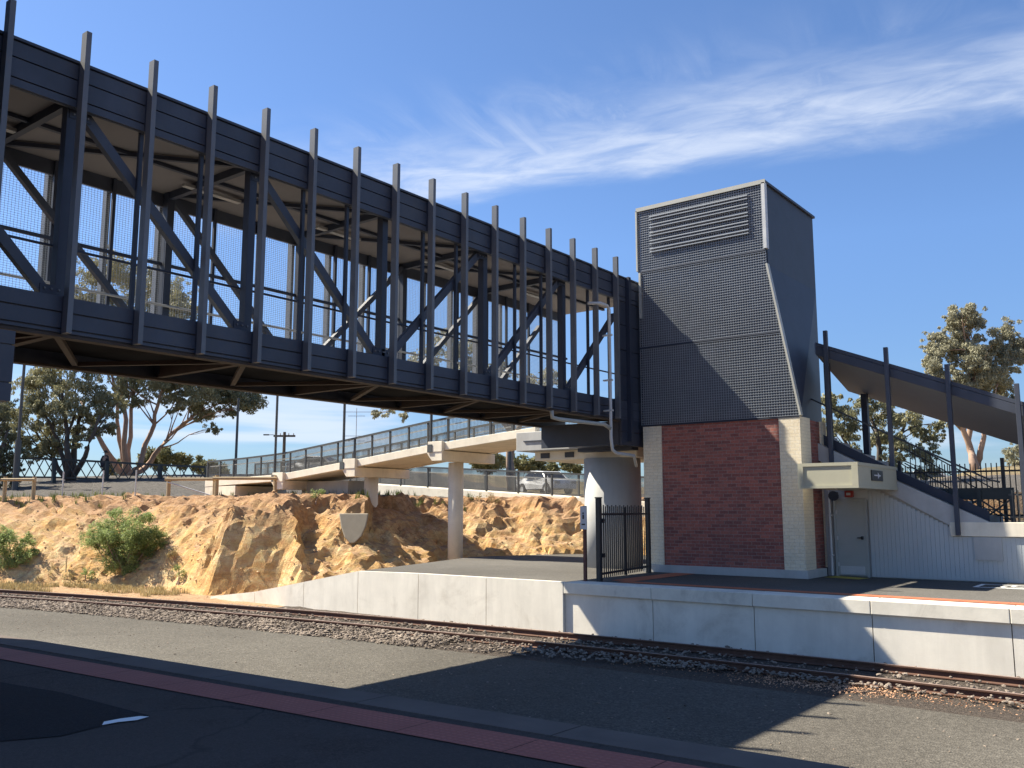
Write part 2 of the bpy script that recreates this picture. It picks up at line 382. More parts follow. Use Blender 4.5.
# low bank of cloud near the horizon
mp=N(nt,'ShaderNodeMapping'); mp.inputs['Scale'].default_value=(1.2,1.2,16); nt.links.new(tc.outputs['Generated'],mp.inputs[0])
nl=N(nt,'ShaderNodeTexNoise'); nl.inputs['Scale'].default_value=2.2; nl.inputs['Detail'].default_value=7; nl.inputs['Distortion'].default_value=.6; nt.links.new(mp.outputs[0],nl.inputs[0])
low=mth('MULTIPLY',mth('MULTIPLY',ss(sp.outputs[2],.03,.085),ss(sp.outputs[2],.155,.10)),mth('MULTIPLY',ss(nl.outputs[0],.42,.66),.7))
mask=mth('MAXIMUM',mask,low)
mx=N(nt,'ShaderNodeMix',data_type='RGBA'); nt.links.new(mask,mx.inputs[0])
dim=N(nt,'ShaderNodeMapRange'); dim.inputs[1].default_value=0; dim.inputs[2].default_value=.28; dim.inputs[3].default_value=.52; dim.inputs[4].default_value=.94; nt.links.new(sp.outputs[2],dim.inputs[0])
sm=N(nt,'ShaderNodeVectorMath',operation='SCALE'); nt.links.new(sky.outputs[0],sm.inputs[0]); nt.links.new(dim.outputs[0],sm.inputs['Scale'])
tn=N(nt,'ShaderNodeVectorMath',operation='MULTIPLY'); tn.inputs[1].default_value=(.78,.92,1.09); nt.links.new(sm.outputs[0],tn.inputs[0])
nt.links.new(tn.outputs[0],mx.inputs[6])
mx.inputs[7].default_value=(4.6,5.0,5.7,1)
nt.links.new(mx.outputs[2],bg.inputs[0]); bg.inputs[1].default_value=.075
sl=bpy.data.lights.new('sun','SUN'); sl.energy=5.0; sl.angle=R(.53); sl.color=(1,.92,.76)
so=bpy.data.objects.new('sun',sl); COL.objects.link(so); so.location=(-40,-20,60)
so.rotation_euler=SUN.to_track_quat('Z','Y').to_euler()
scene.view_settings.view_transform='Standard'; scene.view_settings.look='None'; scene.view_settings.exposure=1.35; scene.view_settings.gamma=1

# ------------------------------------------------------------------ ground
BASE=[(-300,-40),(-80,1.0),(-48,10.5),(-40,13.9),(-35.6,15.9),(-32.7,17.6),(-29.5,18.3),(-26.6,18.0),(-24.7,19.3),(-23.1,18.9),(-21.7,19.5),(-20.7,20.8),(-20.5,22.6),(-20.7,24.8),(-19.8,26.8),(-18.4,28.4),(-15.5,29.0),(-10.4,29.0),(-10.4,23.6),(300,23.6)]
def base_dist(x,y):
    best=1e9; sgn=1; sp_=0; acc=0
    for i in range(len(BASE)-1):
        ax,ay=BASE[i]; bx,by=BASE[i+1]; ex,ey=bx-ax,by-ay; L2=ex*ex+ey*ey
        t=((x-ax)*ex+(y-ay)*ey)/L2; t=0 if t<0 else 1 if t>1 else t
        cx,cy=ax+ex*t,ay+ey*t; d=(x-cx)**2+(y-cy)**2
        if d<best-1e-9:
            best=d; sgn=1 if ex*(y-ay)-ey*(x-ax)>0 else -1; sp_=i+t
    return math.sqrt(best)*sgn,sp_
def lerp(a,b,t): return a+(b-a)*max(0,min(1,t))
def smooth(t): t=max(0,min(1,t)); return t*t*(3-2*t)
def track_y(x): return 16.08-.0043*(x+7)**2 if x>-60 else track_y(-59.99)+(x+60)*.456
def terrain(x,y):
    """height, zone colour (grey flat, dry grass, ballast bed)"""
    z=-1.15; zone=[0,0,0]
    d,s=base_dist(x,y)
    if d>0:
        # width of the face and its top along the base line
        top=3.35
        wd=2.4
        if s<4.5: wd=2.9
        cut=0
        if s>6.0: wob=mnoise.noise(Vector((x*1.5,y*1.5,2)))+.6*mnoise.noise(Vector((x*4,y*4,5))); xc=lerp(-23.9,-26.4,smooth((y-19.3)/1.8))+.35*wob; cut=(1-smooth((x-xc)/1.1))*smooth((s-6.1+.45*wob)/.9); wd=lerp(lerp(2.4,4.6,smooth((s-8)/.8)) if s<13.5 else lerp(4.6,2.4,s-13.5),.95,cut)
        if s>13.5: top=3.3
        if s>17.1: wd=.3; top=2.45
        k=d/wd
        prof=(.84*min(1,k)**.9) if k<1 else .84+.16*smooth((d-wd)/1.4)
        z=-1.15+top*prof
        if cut: prof=lerp(prof,smooth(d/.95)*.72+.28*smooth((d-.6)/2.6),cut)
        n=mnoise.fractal(Vector((x*.9,y*.9,z*.6)),.9,2.1,5)
        n2=mnoise.fractal(Vector((x*2.6+5,y*2.6,z*1.2)),.8,2.2,5)
        n3=abs(mnoise.noise(Vector((x*1.7+7,y*1.7,z*2.4+n))))
        face=smooth(d/.5)*(1-smooth((d-wd-.7)/1.6))
        if s<17.1:
            amp=lerp(.30 if s>6.9 else .22,.24,cut)
            z+=face*(n*amp+n2*.17*(amp/.34)+.07*math.sin(z*7+n*5)*(amp/.34)-.22*max(0,.22-n3)*(amp/.3))
            z+=.05*n2*smooth((d-wd)/1.5)
        q2=((x+25.75)**2+(y-24.3)**2)/.9
        if q2<6 and z<1.75: z+=(1.75-z)*math.exp(-q2)
        # rise behind the crest
        dd=max(0,d-wd-1.5)
        z+=(1.9*smooth(dd/24)-1.5*smooth((dd-24)/60))*lerp(1,.25,smooth((x+40)/7)) if x<-15 else 2.6*smooth(dd/42)*smooth((x+15)/4)+.475*(1-smooth((x+15)/4))
        zone[0]=smooth((d-wd-2.6)/1.2) if s<17.1 else 1
        if dd>22: zone[1]=smooth((dd-17)/3); zone[0]*=1-zone[1]
    else:
        dt=abs(y-track_y(x))
        if x<-19 and y>track_y(x)+.9:
            zone[1]=.0
            z+=.04*mnoise.fractal(Vector((x*1.2,y*1.2,0)),1,2,4)*smooth(-d*2+.2)
        zone[2]=1-smooth((dt-2.3)/.8) if x>-22 or y<track_y(x) else 1-smooth((dt-1.2)/.5)
    return z,zone
def axis(segs):
    out=[]
    for a,b,st in segs:
        n=max(1,round((b-a)/st)); out+=[a+(b-a)*i/n for i in range(n)]
    return out+[segs[-1][1]]
xs=axis([(-3000,-400,650),(-400,-120,70),(-120,-70,6),(-70,-46,1.2),(-46,-36,.3),(-36,-11.5,.125),(-11.5,-9,.3),(-9,12,1),(12,60,6),(60,400,70),(400,3000,650)])
ys=axis([(-3000,-400,650),(-400,-60,70),(-60,-8,8),(-8,11,1.5),(11,13.5,.4),(13.5,29.5,.125),(29.5,36,.3),(36,70,1.2),(70,120,6),(120,400,70),(400,3000,650)])
vv=[];zones=[]
for y in ys:
    for x in xs:
        z,zn=terrain(x,y); vv.append((x,y,z)); zones.append(zn)
nx=len(xs); ff=[(j*nx+i,j*nx+i+1,(j+1)*nx+i+1,(j+1)*nx+i) for j in range(len(ys)-1) for i in range(nx-1)]
me=bpy.data.meshes.new('ground'); me.from_pydata(vv,[],ff); me.materials.append(M['terrain'])
ca=me.color_attributes.new('zone','FLOAT_COLOR','POINT')
fl=[]
for zn in zones: fl+=[zn[0],zn[1],zn[2],1]
ca.data.foreach_set('color',fl)
g=bpy.data.objects.new('ground',me); COL.objects.link(g); struct(g)
def gz(x,y): return terrain(x,y)[0]

# gravel bed between the platforms (old track bed), a sheet just above the ground
mb=MB()
pts=[-70+i*2 for i in range(56)]
for a,b in zip(pts[:-1],pts[1:]):
    mb.quad((a,-4,-1.144),(b,-4,-1.144),(b,track_y(b)-2.0,-1.144),(a,track_y(a)-2.0,-1.144))
struct(mb.build('gravel_yard',M['gravel'],fix=False))

# near platform
EDGE=lambda x: 6.28+.052*x          # near platform edge line
mb=MB(); mb.hexa([(-60,-14,-1.15),(30,-14,-1.15),(30,EDGE(30)-.02,-1.15),(-60,EDGE(-60)-.02,-1.15)],[(-60,-14,0),(30,-14,0),(30,EDGE(30)-.42,0),(-60,EDGE(-60)-.42,0)])
# keep the face under the coping vertical
mb.v[2]=(30,EDGE(30)-.42,-1.15); mb.v[3]=(-60,EDGE(-60)-.42,-1.15)
struct(mb.build('near_platform',M['asphalt_dark'],origin=(0,0,-1.15)))
mb=MB(); x=-60
while x<30:
    a,b=x+.006,x+1.994
    mb.hexa([(a,EDGE(a)-.416,-1.14),(b,EDGE(b)-.416,-1.14),(b,EDGE(b)-.06,-1.14),(a,EDGE(a)-.06,-1.14)],[(a,EDGE(a)-.416,-.2),(b,EDGE(b)-.416,-.2),(b,EDGE(b)-.06,-.2),(a,EDGE(a)-.06,-.2)])
    mb.hexa([(a,EDGE(a)-.416,-.19),(b,EDGE(b)-.416,-.19),(b,EDGE(b),-.19),(a,EDGE(a),-.19)],[(a,EDGE(a)-.416,.006),(b,EDGE(b)-.416,.006),(b,EDGE(b),.002),(a,EDGE(a),.002)])
    x+=2
struct(mb.build('near_platform_edge',noisy('near_coping',(.10,.078,.066),2,.25,.9,.2,40),origin=(0,6,-1.15)))
mb=MB(); e=lambda x,o:(x,EDGE(x)-o,.008)
for i in range(-60,30): mb.quad(e(i+.004,1.0),e(i+.996,1.0),e(i+.996,.56),e(i+.004,.56))
tp=mb.build('tactile_paving',M['tactile_red'],fix=False); struct(tp)
mb=MB(); mb.quad(*[(lambda r:(Vector((0,0,H))+r*((.006-H)/r.z)))(ray(a,b)) for a,b in ((-60,663),(0,682),(60,692),(110,705),(150,715.5),(118,718),(103,721),(100,726),(60,736),(0,741),(-60,742))])
struct(mb.build('asphalt_patch',M['asphalt_patch'],fix=False))
def on_ground(px,py,z):
    r=ray(px,py); return Vector((0,0,H))+r*((z-H)/r.z)
mb=MB(); mb.quad(*[on_ground(a,b,.010) for a,b in ((102,725),(118,722),(137,720),(149,716.5),(140,716),(120,718.5),(104,721.5))])
tag(mb.build('painted_mark',M['white'],fix=False,origin=(-5.6,3,0)),'short worn white painted stroke on the dark near platform at lower left','painted mark')

# far platform ---------------------------------------------------------------
YW=17.45
mb=MB()
mb.prism([(-18.65,YW+.1),(-11.98,YW+.1),(-11.98,YW+.45),(24,YW+.45),(24,23.55),(-10.3,23.55),(-10.3,29.5),(-19.5,29.5),(-21,24.9),(-19.6,20.6)],'z',-1.14,0.0)
pf=mb.build('far_platform',M['asphalt'],origin=(-12,20,-1.15)); struct(pf)
mb=MB(); mb.hexa([(-25.3,YW+.1,-1.3),(-18.655,YW+.1,-1.3),(-19.6,20.55,-1.3),(-25.3,19.3,-1.3)],[(-25.3,YW+.1,-1.13),(-18.655,YW+.1,.002),(-19.6,20.55,.002),(-25.3,19.3,-1.08)])
struct(mb.build('platform_end_slope',M['dirtramp'],origin=(-22,18,-1.15)))

wall=thing('platform_wall','pale concrete panel wall along the front of the far platform','wall',(-12,YW,-1.15))
joints=[-11.98+2.28*k for k in range(-6,15)]
for a,b in zip(joints[:-1],joints[1:]):
    if b>22: break
    mb=MB(); a2,b2=a+.009,b-.009
    if b<=-11.9:
        ztop=lambda x: 0.0 if x>-18.65 else max(-1.1,(x+18.65)*.176)
        y0=YW
        mb.hexa([(a2,y0,-1.25),(b2,y0,-1.25),(b2,y0+.12,-1.25),(a2,y0+.12,-1.25)],[(a2,y0,ztop(a2)+.012),(b2,y0,ztop(b2)+.012),(b2,y0+.12,ztop(b2)+.012),(a2,y0+.12,ztop(a2)+.012)])
    else:
        mb.box(a2,b2,YW+.075,YW+.2,-1.25,-.255)
    mb.build('wall_panel',M['wallpanel'],wall)
mb=MB(); mb.box(-25.3,-11.97,YW+.115,YW+.3,-1.3,-1.2)
jx=-11.99
for a,b in zip(joints[:-1],joints[1:]):
    if a<-12.5 or b>22: continue
    mb=MB(); mb.box(a+.005,b-.005,YW+.005,YW+.66,-.25,.004); mb.build('coping_block',M['coping'],wall,bevel=.012)
mb=MB(); mb.box(-11.97,22,YW+.205,YW+.45,-1.25,-.26); mb.build('backing_wall',M['concrete2'],wall)

mb=MB()
for i in range(0,66):
    a=-11.0+i*.4; mb.quad((a+.003,YW+.72,.009),(a+.397,YW+.72,.009),(a+.397,YW+1.12,.009),(a+.003,YW+1.12,.009))
for i in range(0,9):
    a=YW+1.13+i*.4; mb.quad((-11.4,a+.003,.009),(-10.8,a+.003,.009),(-10.8,a+.397,.009),(-11.4,a+.397,.009))
struct(mb.build('far_tactile_paving',M['tactile'],fix=False))
mb=MB(); mb.quad((-7.75,22.65,.008),(-6.85,22.45,.008),(-6.75,23.0,.008),(-7.65,23.3,.008))
tag(mb.build('painted_square',M['yellow'],fix=False,origin=(-7.2,22.9,0)),'yellow painted square on the platform in front of the grey door','painted mark')
# white outlined wheelchair box on the asphalt
mb=MB(); x0,x1,y0,y1=-4.25,-2.75,21.75,22.75
for a,b,c,d in ((x0,x1,y0,y0+.1),(x0,x1,y1-.1,y1),(x0,x0+.1,y0+.1,y1-.1),(x1-.1,x1,y0+.1,y1-.1)): mb.quad((a,c,.008),(b,c,.008),(b,d,.008),(a,d,.008))
bx=mb.build('painted_bay',M['white'],fix=False,origin=(-3.5,22.2,0)); tag(bx,'white outlined boarding bay with wheelchair symbol painted on the platform','painted mark')
mb=MB(); cx,cy=-3.5,22.2
for k in range(20):
    t0,t1=math.pi*(.75+1.35*k/20),math.pi*(.75+1.35*(k+1)/20)
    r0,r1=.2,.27; mb.quad(*[(cx+r*math.cos(t),cy+r*math.sin(t)-.05,.009) for r,t in ((r0,t0),(r1,t0),(r1,t1),(r0,t1))])
mb.quad((cx-.09,cy-.02,.0095),(cx-.02,cy-.02,.0095),(cx-.02,cy+.25,.0095),(cx-.09,cy+.25,.0095))
mb.quad((cx-.02,cy-.02,.0095),(cx+.2,cy-.02,.0095),(cx+.2,cy+.05,.0095),(cx-.02,cy+.05,.0095))
mb.quad((cx+.2,cy+.05,.0095),(cx+.13,cy+.02,.0095),(cx+.25,cy-.22,.0095),(cx+.32,cy-.2,.0095))
mb.quad(*[(cx-.055+.06*math.cos(k*math.pi/4),cy+.33+.06*math.sin(k*math.pi/4),.0095) for k in range(8)])
mb.build('wheelchair_symbol',M['white'],bx,origin=(-3.5,22.2,0),fix=False).location=(0,0,0)

# railway track -----------------------------------------------------------------
tr=thing('railway_track','single rusty railway track curving in front of the far platform wall','railway track',(-12,track_y(-12),-1.15))
XS=[-75+i*1.0 for i in range(106)]
def tpt(x,off,z):
    dxy=Vector((1,(track_y(x+.1)-track_y(x-.1))/.2)).normalized(); return (x-dxy.y*off,track_y(x)+dxy.x*off,z)
prof=[(-.07,-1.135),(.07,-1.135),(.07,-1.12),(.012,-1.105),(.012,-1.035),(.036,-1.025),(.036,-1.0),(-.036,-1.0),(-.036,-1.025),(-.012,-1.035),(-.012,-1.105),(-.07,-1.12)]
for side in (-.72,.72):
    mb=MB(); n=len(prof)
    for x in XS:
        for o,z in prof: mb.v.append(tpt(x,side+o,z))
    for i in range(len(XS)-1):
        for k in range(n):
            mb.mi=1 if k==6 else 0
            mb.f.append((i*n+k,i*n+(k+1)%n,(i+1)*n+(k+1)%n,(i+1)*n+k)); mb.m.append(mb.mi)
    mb.build('rail',[M['rust'],M['shine']],tr)
mb=MB(); x=-40
k=0
while x<6:
    for_=(tpt(x,-1.2,-1.20 if x<-12 else -1.205),tpt(x,1.2,-1.20 if x<-12 else -1.205)); mb=MB(); mb.bar(for_[0],for_[1],.23,.09); mb.build('sleeper',M['sleeper'],tr); x+=.68; k+=1
    if k>=68: break

def stones(name,n,posfn,size,mat,flat=.7,seed=1):
    rnd=random.Random(seed); V=[];F=[]
    t=(1+5**.5)/2
    ico=[Vector(p).normalized() for p in ((-1,t,0),(1,t,0),(-1,-t,0),(1,-t,0),(0,-1,t),(0,1,t),(0,-1,-t),(0,1,-t),(t,0,-1),(t,0,1),(-t,0,-1),(-t,0,1))]
    IF=((0,11,5),(0,5,1),(0,1,7),(0,7,10),(0,10,11),(1,5,9),(5,11,4),(11,10,2),(10,7,6),(7,1,8),(3,9,4),(3,4,2),(3,2,6),(3,6,8),(3,8,9),(4,9,5),(2,4,11),(6,2,10),(8,6,7),(9,8,1))
    for i in range(n):
        p=posfn(rnd)
        if p is None: continue
        r=rnd.uniform(*size)*(1 if rnd.random()<.9 else 1.5)
        rot=Matrix.Rotation(rnd.uniform(0,6.28),3,'Z')@Matrix.Rotation(rnd.uniform(-.6,.6),3,'X')
        sx,sy,sz=rnd.uniform(.7,1.3),rnd.uniform(.7,1.2),rnd.uniform(.5,1)*flat
        b=len(V)
        for q in ico:
            j=rnd.uniform(.75,1.2); w_=rot@Vector((q.x*sx*j,q.y*sy*j,q.z*sz*j))*r; V.append((p[0]+w_.x,p[1]+w_.y,p[2]+w_.z))
        F+=[(b+a,b+c,b+d) for a,c,d in IF]
    me=bpy.data.meshes.new(name); me.from_pydata(V,[],F); me.materials.append(mat); o=bpy.data.objects.new(name,me); COL.objects.link(o); return stuff(o)
def bpos(r):
    x=-34+34*r.random()**.8; x=r.uniform(-34,-7) if r.random()<.85 else r.uniform(-7,2)
    w=1.35 if x<-13 else max(.35,1.35-(x+13)*.16)
    o=-.74-w*r.random()**1.2 if r.random()<.72 else (r.uniform(-.6,.6) if r.random()<.35 else r.uniform(.8,1.35))
    if abs(abs(o)-.72)<.1: return None
    if x>-13 and r.random()<.72 and abs(o)>.66: return None
    x,y,_=tpt(x,o,0); h=-1.13
    if o<-.74: h=-1.06-.07*min(1,(-o-.74)/1.3)
    elif o>-.74: h=-1.10
    return (x,y,h+r.uniform(-.02,.02))
stones('ballast',19000,bpos,(.018,.043),M['stone'],seed=3)
def rpos(r):
    x=r.uniform(-39,-17); y=r.uniform(14,29)
    d,s=base_dist(x,y)
    if d<-.9 or d>3.4: return None
    if d<0 and r.random()<.5: return None
    z=gz(x,y)
    if x>-18.7 and z<.02: return None
    if x>-25.3 and z<-.6 : return None
    return (x,y,z+.01)
stones('rubble',2600,rpos,(.015,.055),M['stonered'],seed=4)
def lpos(r):
    x=r.gauss(-5.1,.9) if r.random()<.6 else r.uniform(-9,1); o=-1.15+r.gauss(0,.30); x,y,_=tpt(x,o,0); return (x,y,-1.12)
stones('leaf_litter',2600,lpos,(.005,.016),M['litter'],.35,seed=5)
def ppos(r):
    x=r.uniform(-26,2); return (x,r.uniform(10.2,track_y(x)-2.2),-1.14)
stones('scattered_stones',420,ppos,(.008,.022),M['stone'],.6,seed=9)
mb=MB()
def grass(name,n,posfn,h,mat,seed):
    rnd=random.Random(seed); V=[];F=[]
    for i in range(n):
        p=posfn(rnd)
        if p is None: continue
        for k in range(rnd.randint(6,11)):
            a=rnd.uniform(0,6.28); hh=rnd.uniform(*h); lean=rnd.uniform(.1,.6)*hh; wv=.009+.006*rnd.random()
            bx_,by_=p[0]+rnd.uniform(-.08,.08),p[1]+rnd.uniform(-.08,.08); b=len(V)
            cx,cy=math.cos(a),math.sin(a)
            V+= [(bx_-cy*wv,by_+cx*wv,p[2]-.03),(bx_+cy*wv,by_-cx*wv,p[2]-.03),(bx_+cx*lean*.5+cy*wv*.7,by_+cy*lean*.5-cx*wv*.7,p[2]+hh*.6),(bx_+cx*lean*.5-cy*wv*.7,by_+cy*lean*.5+cx*wv*.7,p[2]+hh*.6),(bx_+cx*lean,by_+cy*lean,p[2]+hh)]
            F+=[(b,b+1,b+2,b+3),(b+3,b+2,b+4)]
    me=bpy.data.meshes.new(name); me.from_pydata(V,[],F); me.materials.append(mat); o=bpy.data.objects.new(name,me); COL.objects.link(o); return stuff(o)
def gp(r):
    x=r.uniform(-42,-27.5); y=track_y(x)+r.uniform(1.4,4.2); d,s=base_dist(x,y)
    if d>1.6: return None
    if mnoise.noise(Vector((x*.6,y*.6,3)))<-.05: return None
    return (x,y,gz(x,y))
grass('dry_grass',1500,gp,(.06,.22),M['drygrass'],6)
def gp2(r):
    x=r.uniform(-44,-24); y=r.uniform(15,30); d,s=base_dist(x,y)
    if d<3.2 or d>6.5: return None
    if mnoise.noise(Vector((x*.35,y*.35,9)))<.12: return None
    return (x,y,gz(x,y))
grass('crest_grass',1500,gp2,(.1,.3),M['greengrass'],7)

# ------------------------------------------------------------------ footbridge
XN,XF=-12.45,-15.42
Y0,Y1=4.32,22.55
FIN=[4.86+1.05*k for k in range(16)]
MAIN=[FIN[k] for k in (1,4,7,10,13)]
br=thing('footbridge','long dark steel footbridge with tall side fins and diagonal bracing, crossing above the track','footbridge',((XN+XF)/2,Y0,4.05))
def boards(xo,xi,levels,y0=Y0,y1=Y1):
    """cladding boards: outer face xo, backing at xi"""
    mb=MB(); s=1 if xo>xi else -1
    for a,b in zip(levels[:-1],levels[1:]):
        x0,x1=sorted((xo,xi+s*.012)); mb.box(x0,x1,y0,y1,a+.011,b-.011)
    x0,x1=sorted((xi+s*.01,xi-s*.03)); mb.box(x0,x1,y0,y1,levels[0]+.002,levels[-1]-.002)
    return mb
LOW=[4.075,4.14,4.375,4.61]; UP=[7.37,7.50,7.79,8.03]
boards(XN,XN-.05,LOW).build('lower_fascia',M['steel'],br,bevel=.004)
boards(XF,XF+.05,LOW).build('lower_fascia',M['steel'],br)
boards(XN,XN-.05,UP).build('upper_fascia',M['steel'],br)
boards(XF,XF+.05,UP).build('upper_fascia',M['steel'],br)
mb=MB(); mb.box(XF-.03,XN+.03,Y0,Y1,8.035,8.075); mb.build('roof',M['steel'],br)
mb=MB(); mb.box(XF+.09,XN-.09,Y0,Y1,7.62,7.68)
mb.build('soffit',M['soffit'],br)
for y in FIN:
    for s_,X_ in ((1,XN),(-1,XF)):
        a_,b_=sorted((X_+s_*.05,X_+s_*.19)); MB().box(a_,b_,y-.038,y+.038,4.065 if s_>0 else 4.45,8.49).build('fin',M['fin'],br)
        for z0,z1,cut in ((4.06,4.60,0),(7.38,8.05,.13)):
            mb=MB(); mb.prism([(X_+s_*.002,z0),(X_+s_*.049,z0),(X_+s_*.049,z1-cut),(X_+s_*.002,z1)],'y',y-.03,y+.03); mb.build('fin_plate',M['steel2'],br)
for y in MAIN:
    for xa in (XN-.32,XF+.12):
        MB().box(xa,xa+.16,y-.07,y+.07,4.12,7.61).build('column',M['steel2'],br)
for k,y in enumerate(FIN):
    if y in MAIN: continue
    for xa in (XN-.16,XF+.1):
        MB().box(xa,xa+.06,y-.03,y+.03,4.3,7.61).build('mullion',M['steel2'],br)
# diagonals: leaning one way up to mid span and the other way after it
nodes=[FIN[1]-3.15]+MAIN+[FIN[13]+3.15]
for i,(a,b) in enumerate(zip(nodes[:-1],nodes[1:])):
    za,zb=(7.5,4.55) if i<3 else (4.55,7.5)
    if i==0:
        a2=Y0+.05; t=(a2-a)/(b-a); za=za+(zb-za)*t; a=a2
    if i==len(nodes)-2:
        b2=21.1; t=(b2-a)/(b-a); zb=za+(zb-za)*t; b=b2
    for xc in (XN-.22,XF+.22):
        MB().bar((xc,a+.08,za),(xc,b-.08,zb),.11,.15 if xc>-14 else .11,(0,0,1)).build('diagonal_brace',M['steel'],br)
for i,(a,b) in enumerate(zip(nodes[:-1],nodes[1:])):
    for y_,z_ in ((a+.12,7.42 if i<3 else 4.62),(b-.12,4.62 if i<3 else 7.42)):
        if not Y0+.2<y_<20.9: continue
        g_=MB().box(XN-.16,XN-.148,y_-.16,y_+.16,z_-.15,z_+.15).build('gusset_plate',M['steel2'],br)
        for dy_ in (-.1,0,.1):
            for dz_ in (-.09,.09): sub('bolt',MB().tube([(XN-.147,y_+dy_,z_+dz_),(XN-.128,y_+dy_,z_+dz_)],.016,6),M['fin'],g_)
# roof beams under the soffit
for k in range(1,16,3):
    y=FIN[k]; MB().box(XF+.1,XN-.1,y-.05,y+.05,7.48,7.615).build('roof_beam',M['steel2'],br)
ys_=MAIN
for a,b in zip(ys_[:-1],ys_[1:]):
    MB().bar((XF+.3,a,7.56),(XN-.3,b,7.56),.07,.07).build('roof_brace',M['steel2'],br)
MB().box((XF+XN)/2-.04,(XF+XN)/2+.04,Y0,Y1,7.55,7.612).build('purlin',M['steel2'],br)
for y in (5.3,9.4,12.5,15.7,19.6):
    l=MB().box(-14.4,-14.28,y-.6,y+.6,7.49,7.545).build('ceiling_light',M['lamp'],br)
# deck and its underside
MB().box(XF+.1,XN-.1,Y0,Y1,4.34,4.40).build('deck',M['concrete2'],br)
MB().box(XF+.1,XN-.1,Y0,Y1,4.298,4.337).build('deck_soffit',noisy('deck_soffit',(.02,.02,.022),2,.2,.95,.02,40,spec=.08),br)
for xa in (XN-.2,XF+.02):
    MB().box(xa,xa+.18,Y0,Y1,4.03,4.072).build('bottom_flange',M['under'],br)
for k,y in enumerate(FIN):
    if k%3==1: MB().box(XF+.2,XN-.2,y-.06,y+.06,4.07,4.295).build('cross_beam',M['under'],br)
for a,b in zip(nodes[:-1],nodes[1:]):
    a=max(a,Y0+.05); b=min(b,21.6); m_=(a+b)/2
    MB().bar((XN-.2,a,4.12),(XF+.2,m_,4.12),.09,.07).build('under_brace',M['under'],br)
    MB().bar((XF+.2,m_,4.12),(XN-.2,b,4.12),.09,.07).build('under_brace',M['under'],br)
# woven wire screens and rails
def wires(mb,axis,c,a0,a1,z0,z1,da,dz,r=.0035):
    n=int((a1-a0)/da)
    for i in range(n+1):
        a=a0+i*da
        if axis=='x': mb.box(c-r,c+r,a-r,a+r,z0,z1)
        else: mb.box(a-r,a+r,c-r,c+r,z0,z1)
    n=int((z1-z0)/dz)
    for i in range(n+1):
        z=z0+i*dz
        if axis=='x': mb.box(c-r*.8,c+r*.8,a0,a1,z-r,z+r)
        else: mb.box(a0,a1,c-r*.8,c+r*.8,z-r,z+r)
    return mb
wires(MB(),'x',XF+.09,Y0,Y1,4.62,7.36,.055,.04,.0023).build('mesh_screen',M['wire'],br,fix=False)
MB().box(XF+.12,XF+.17,Y0,Y1,6.2,6.26).build('mid_rail',M['steel2'],br)
MB().tube([(XF+.36,Y0,5.4),(XF+.36,Y1,5.4)],.024,8).build('handrail',M['lamp'],br)
MB().tube([(XF+.36,Y0,5.05),(XF+.36,Y1,5.05)],.02,8).build('handrail',M['railgrey'],br)
MB().tube([(XN-.4,Y0,5.4),(XN-.4,Y1,5.4)],.02,8).build('handrail',M['steel2'],br)
# closed end bay against the lift tower
e=boards(XN-.002,XN-.06,[3.38,3.75,4.12,4.60,5.3,6.0,6.7,7.36],20.98,22.5); e.build('end_panel',M['steel2'],br)
MB().box(XF+.3,XN-.07,20.98,21.06,3.4,4.04).build('end_panel',M['steel2'],br)
MB().box(XN-.02,XN+.12,21.3,21.42,3.5,8.08).build('end_post',M['steel2'],br)
# rain pipe with its elbows
px_=XN+.24
MB().tube([(XN+.02,19.35,6.98),(px_,19.6,7.0),(px_,19.95,6.99),(px_,20.04,6.9),(px_,20.04,3.5),(px_,20.1,3.2),(px_,20.3,3.12),(px_,21.2,3.1),(px_-.25,21.75,2.85)],.042,10).build('drainpipe',M['galv'],br,smooth=True)
MB().tube([(px_-.2,17.65,4.02),(px_-.2,17.68,3.86),(px_-.1,17.85,3.82),(px_-.05,19.8,3.84),(px_,20.0,3.75)],.05,10).build('drainpipe',M['trim'],br,smooth=True)
for z in (6.2,5.0,4.2): MB().box(px_-.2,px_+.07,20.0,20.08,z,z+.04).build('pipe_bracket',M['galv'],br)

# ------------------------------------------------------------------ landing and its column
ld=thing('landing','grey concrete landing slab under the far end of the bridge','landing',(-14.8,24,3.0))
MB().box(-16.9,-12.62,22.12,26.2,3.44,4.02).build('slab',M['concrete2'],ld,bevel=.015)
MB().box(-16.6,-12.64,22.09,22.117,3.72,3.75).build('drip_groove',M['steel2'],ld)
MB().box(-16.5,-12.9,22.55,25.6,3.16,3.437).build('crosshead',M['concrete'],ld,bevel=.015)
for x in (-16.1,-15.2): MB().box(x-.16,x+.16,22.52,22.548,3.22,3.38).build('vent',M['black'],ld)
MB().box(-14.5,-12.7,21.93,22.3,3.32,3.43).build('ledge',M['steel2'],ld)
MB().tube([(-14.05,23.1,-.2),(-14.05,23.1,3.155)],.84,48).build('round_column',M['concrete2'],ld,smooth=False)
for p in ld.children:
    if p.name.startswith('round_column'):
        for f in p.data.polygons:
            f.use_smooth=len(f.vertices)==4

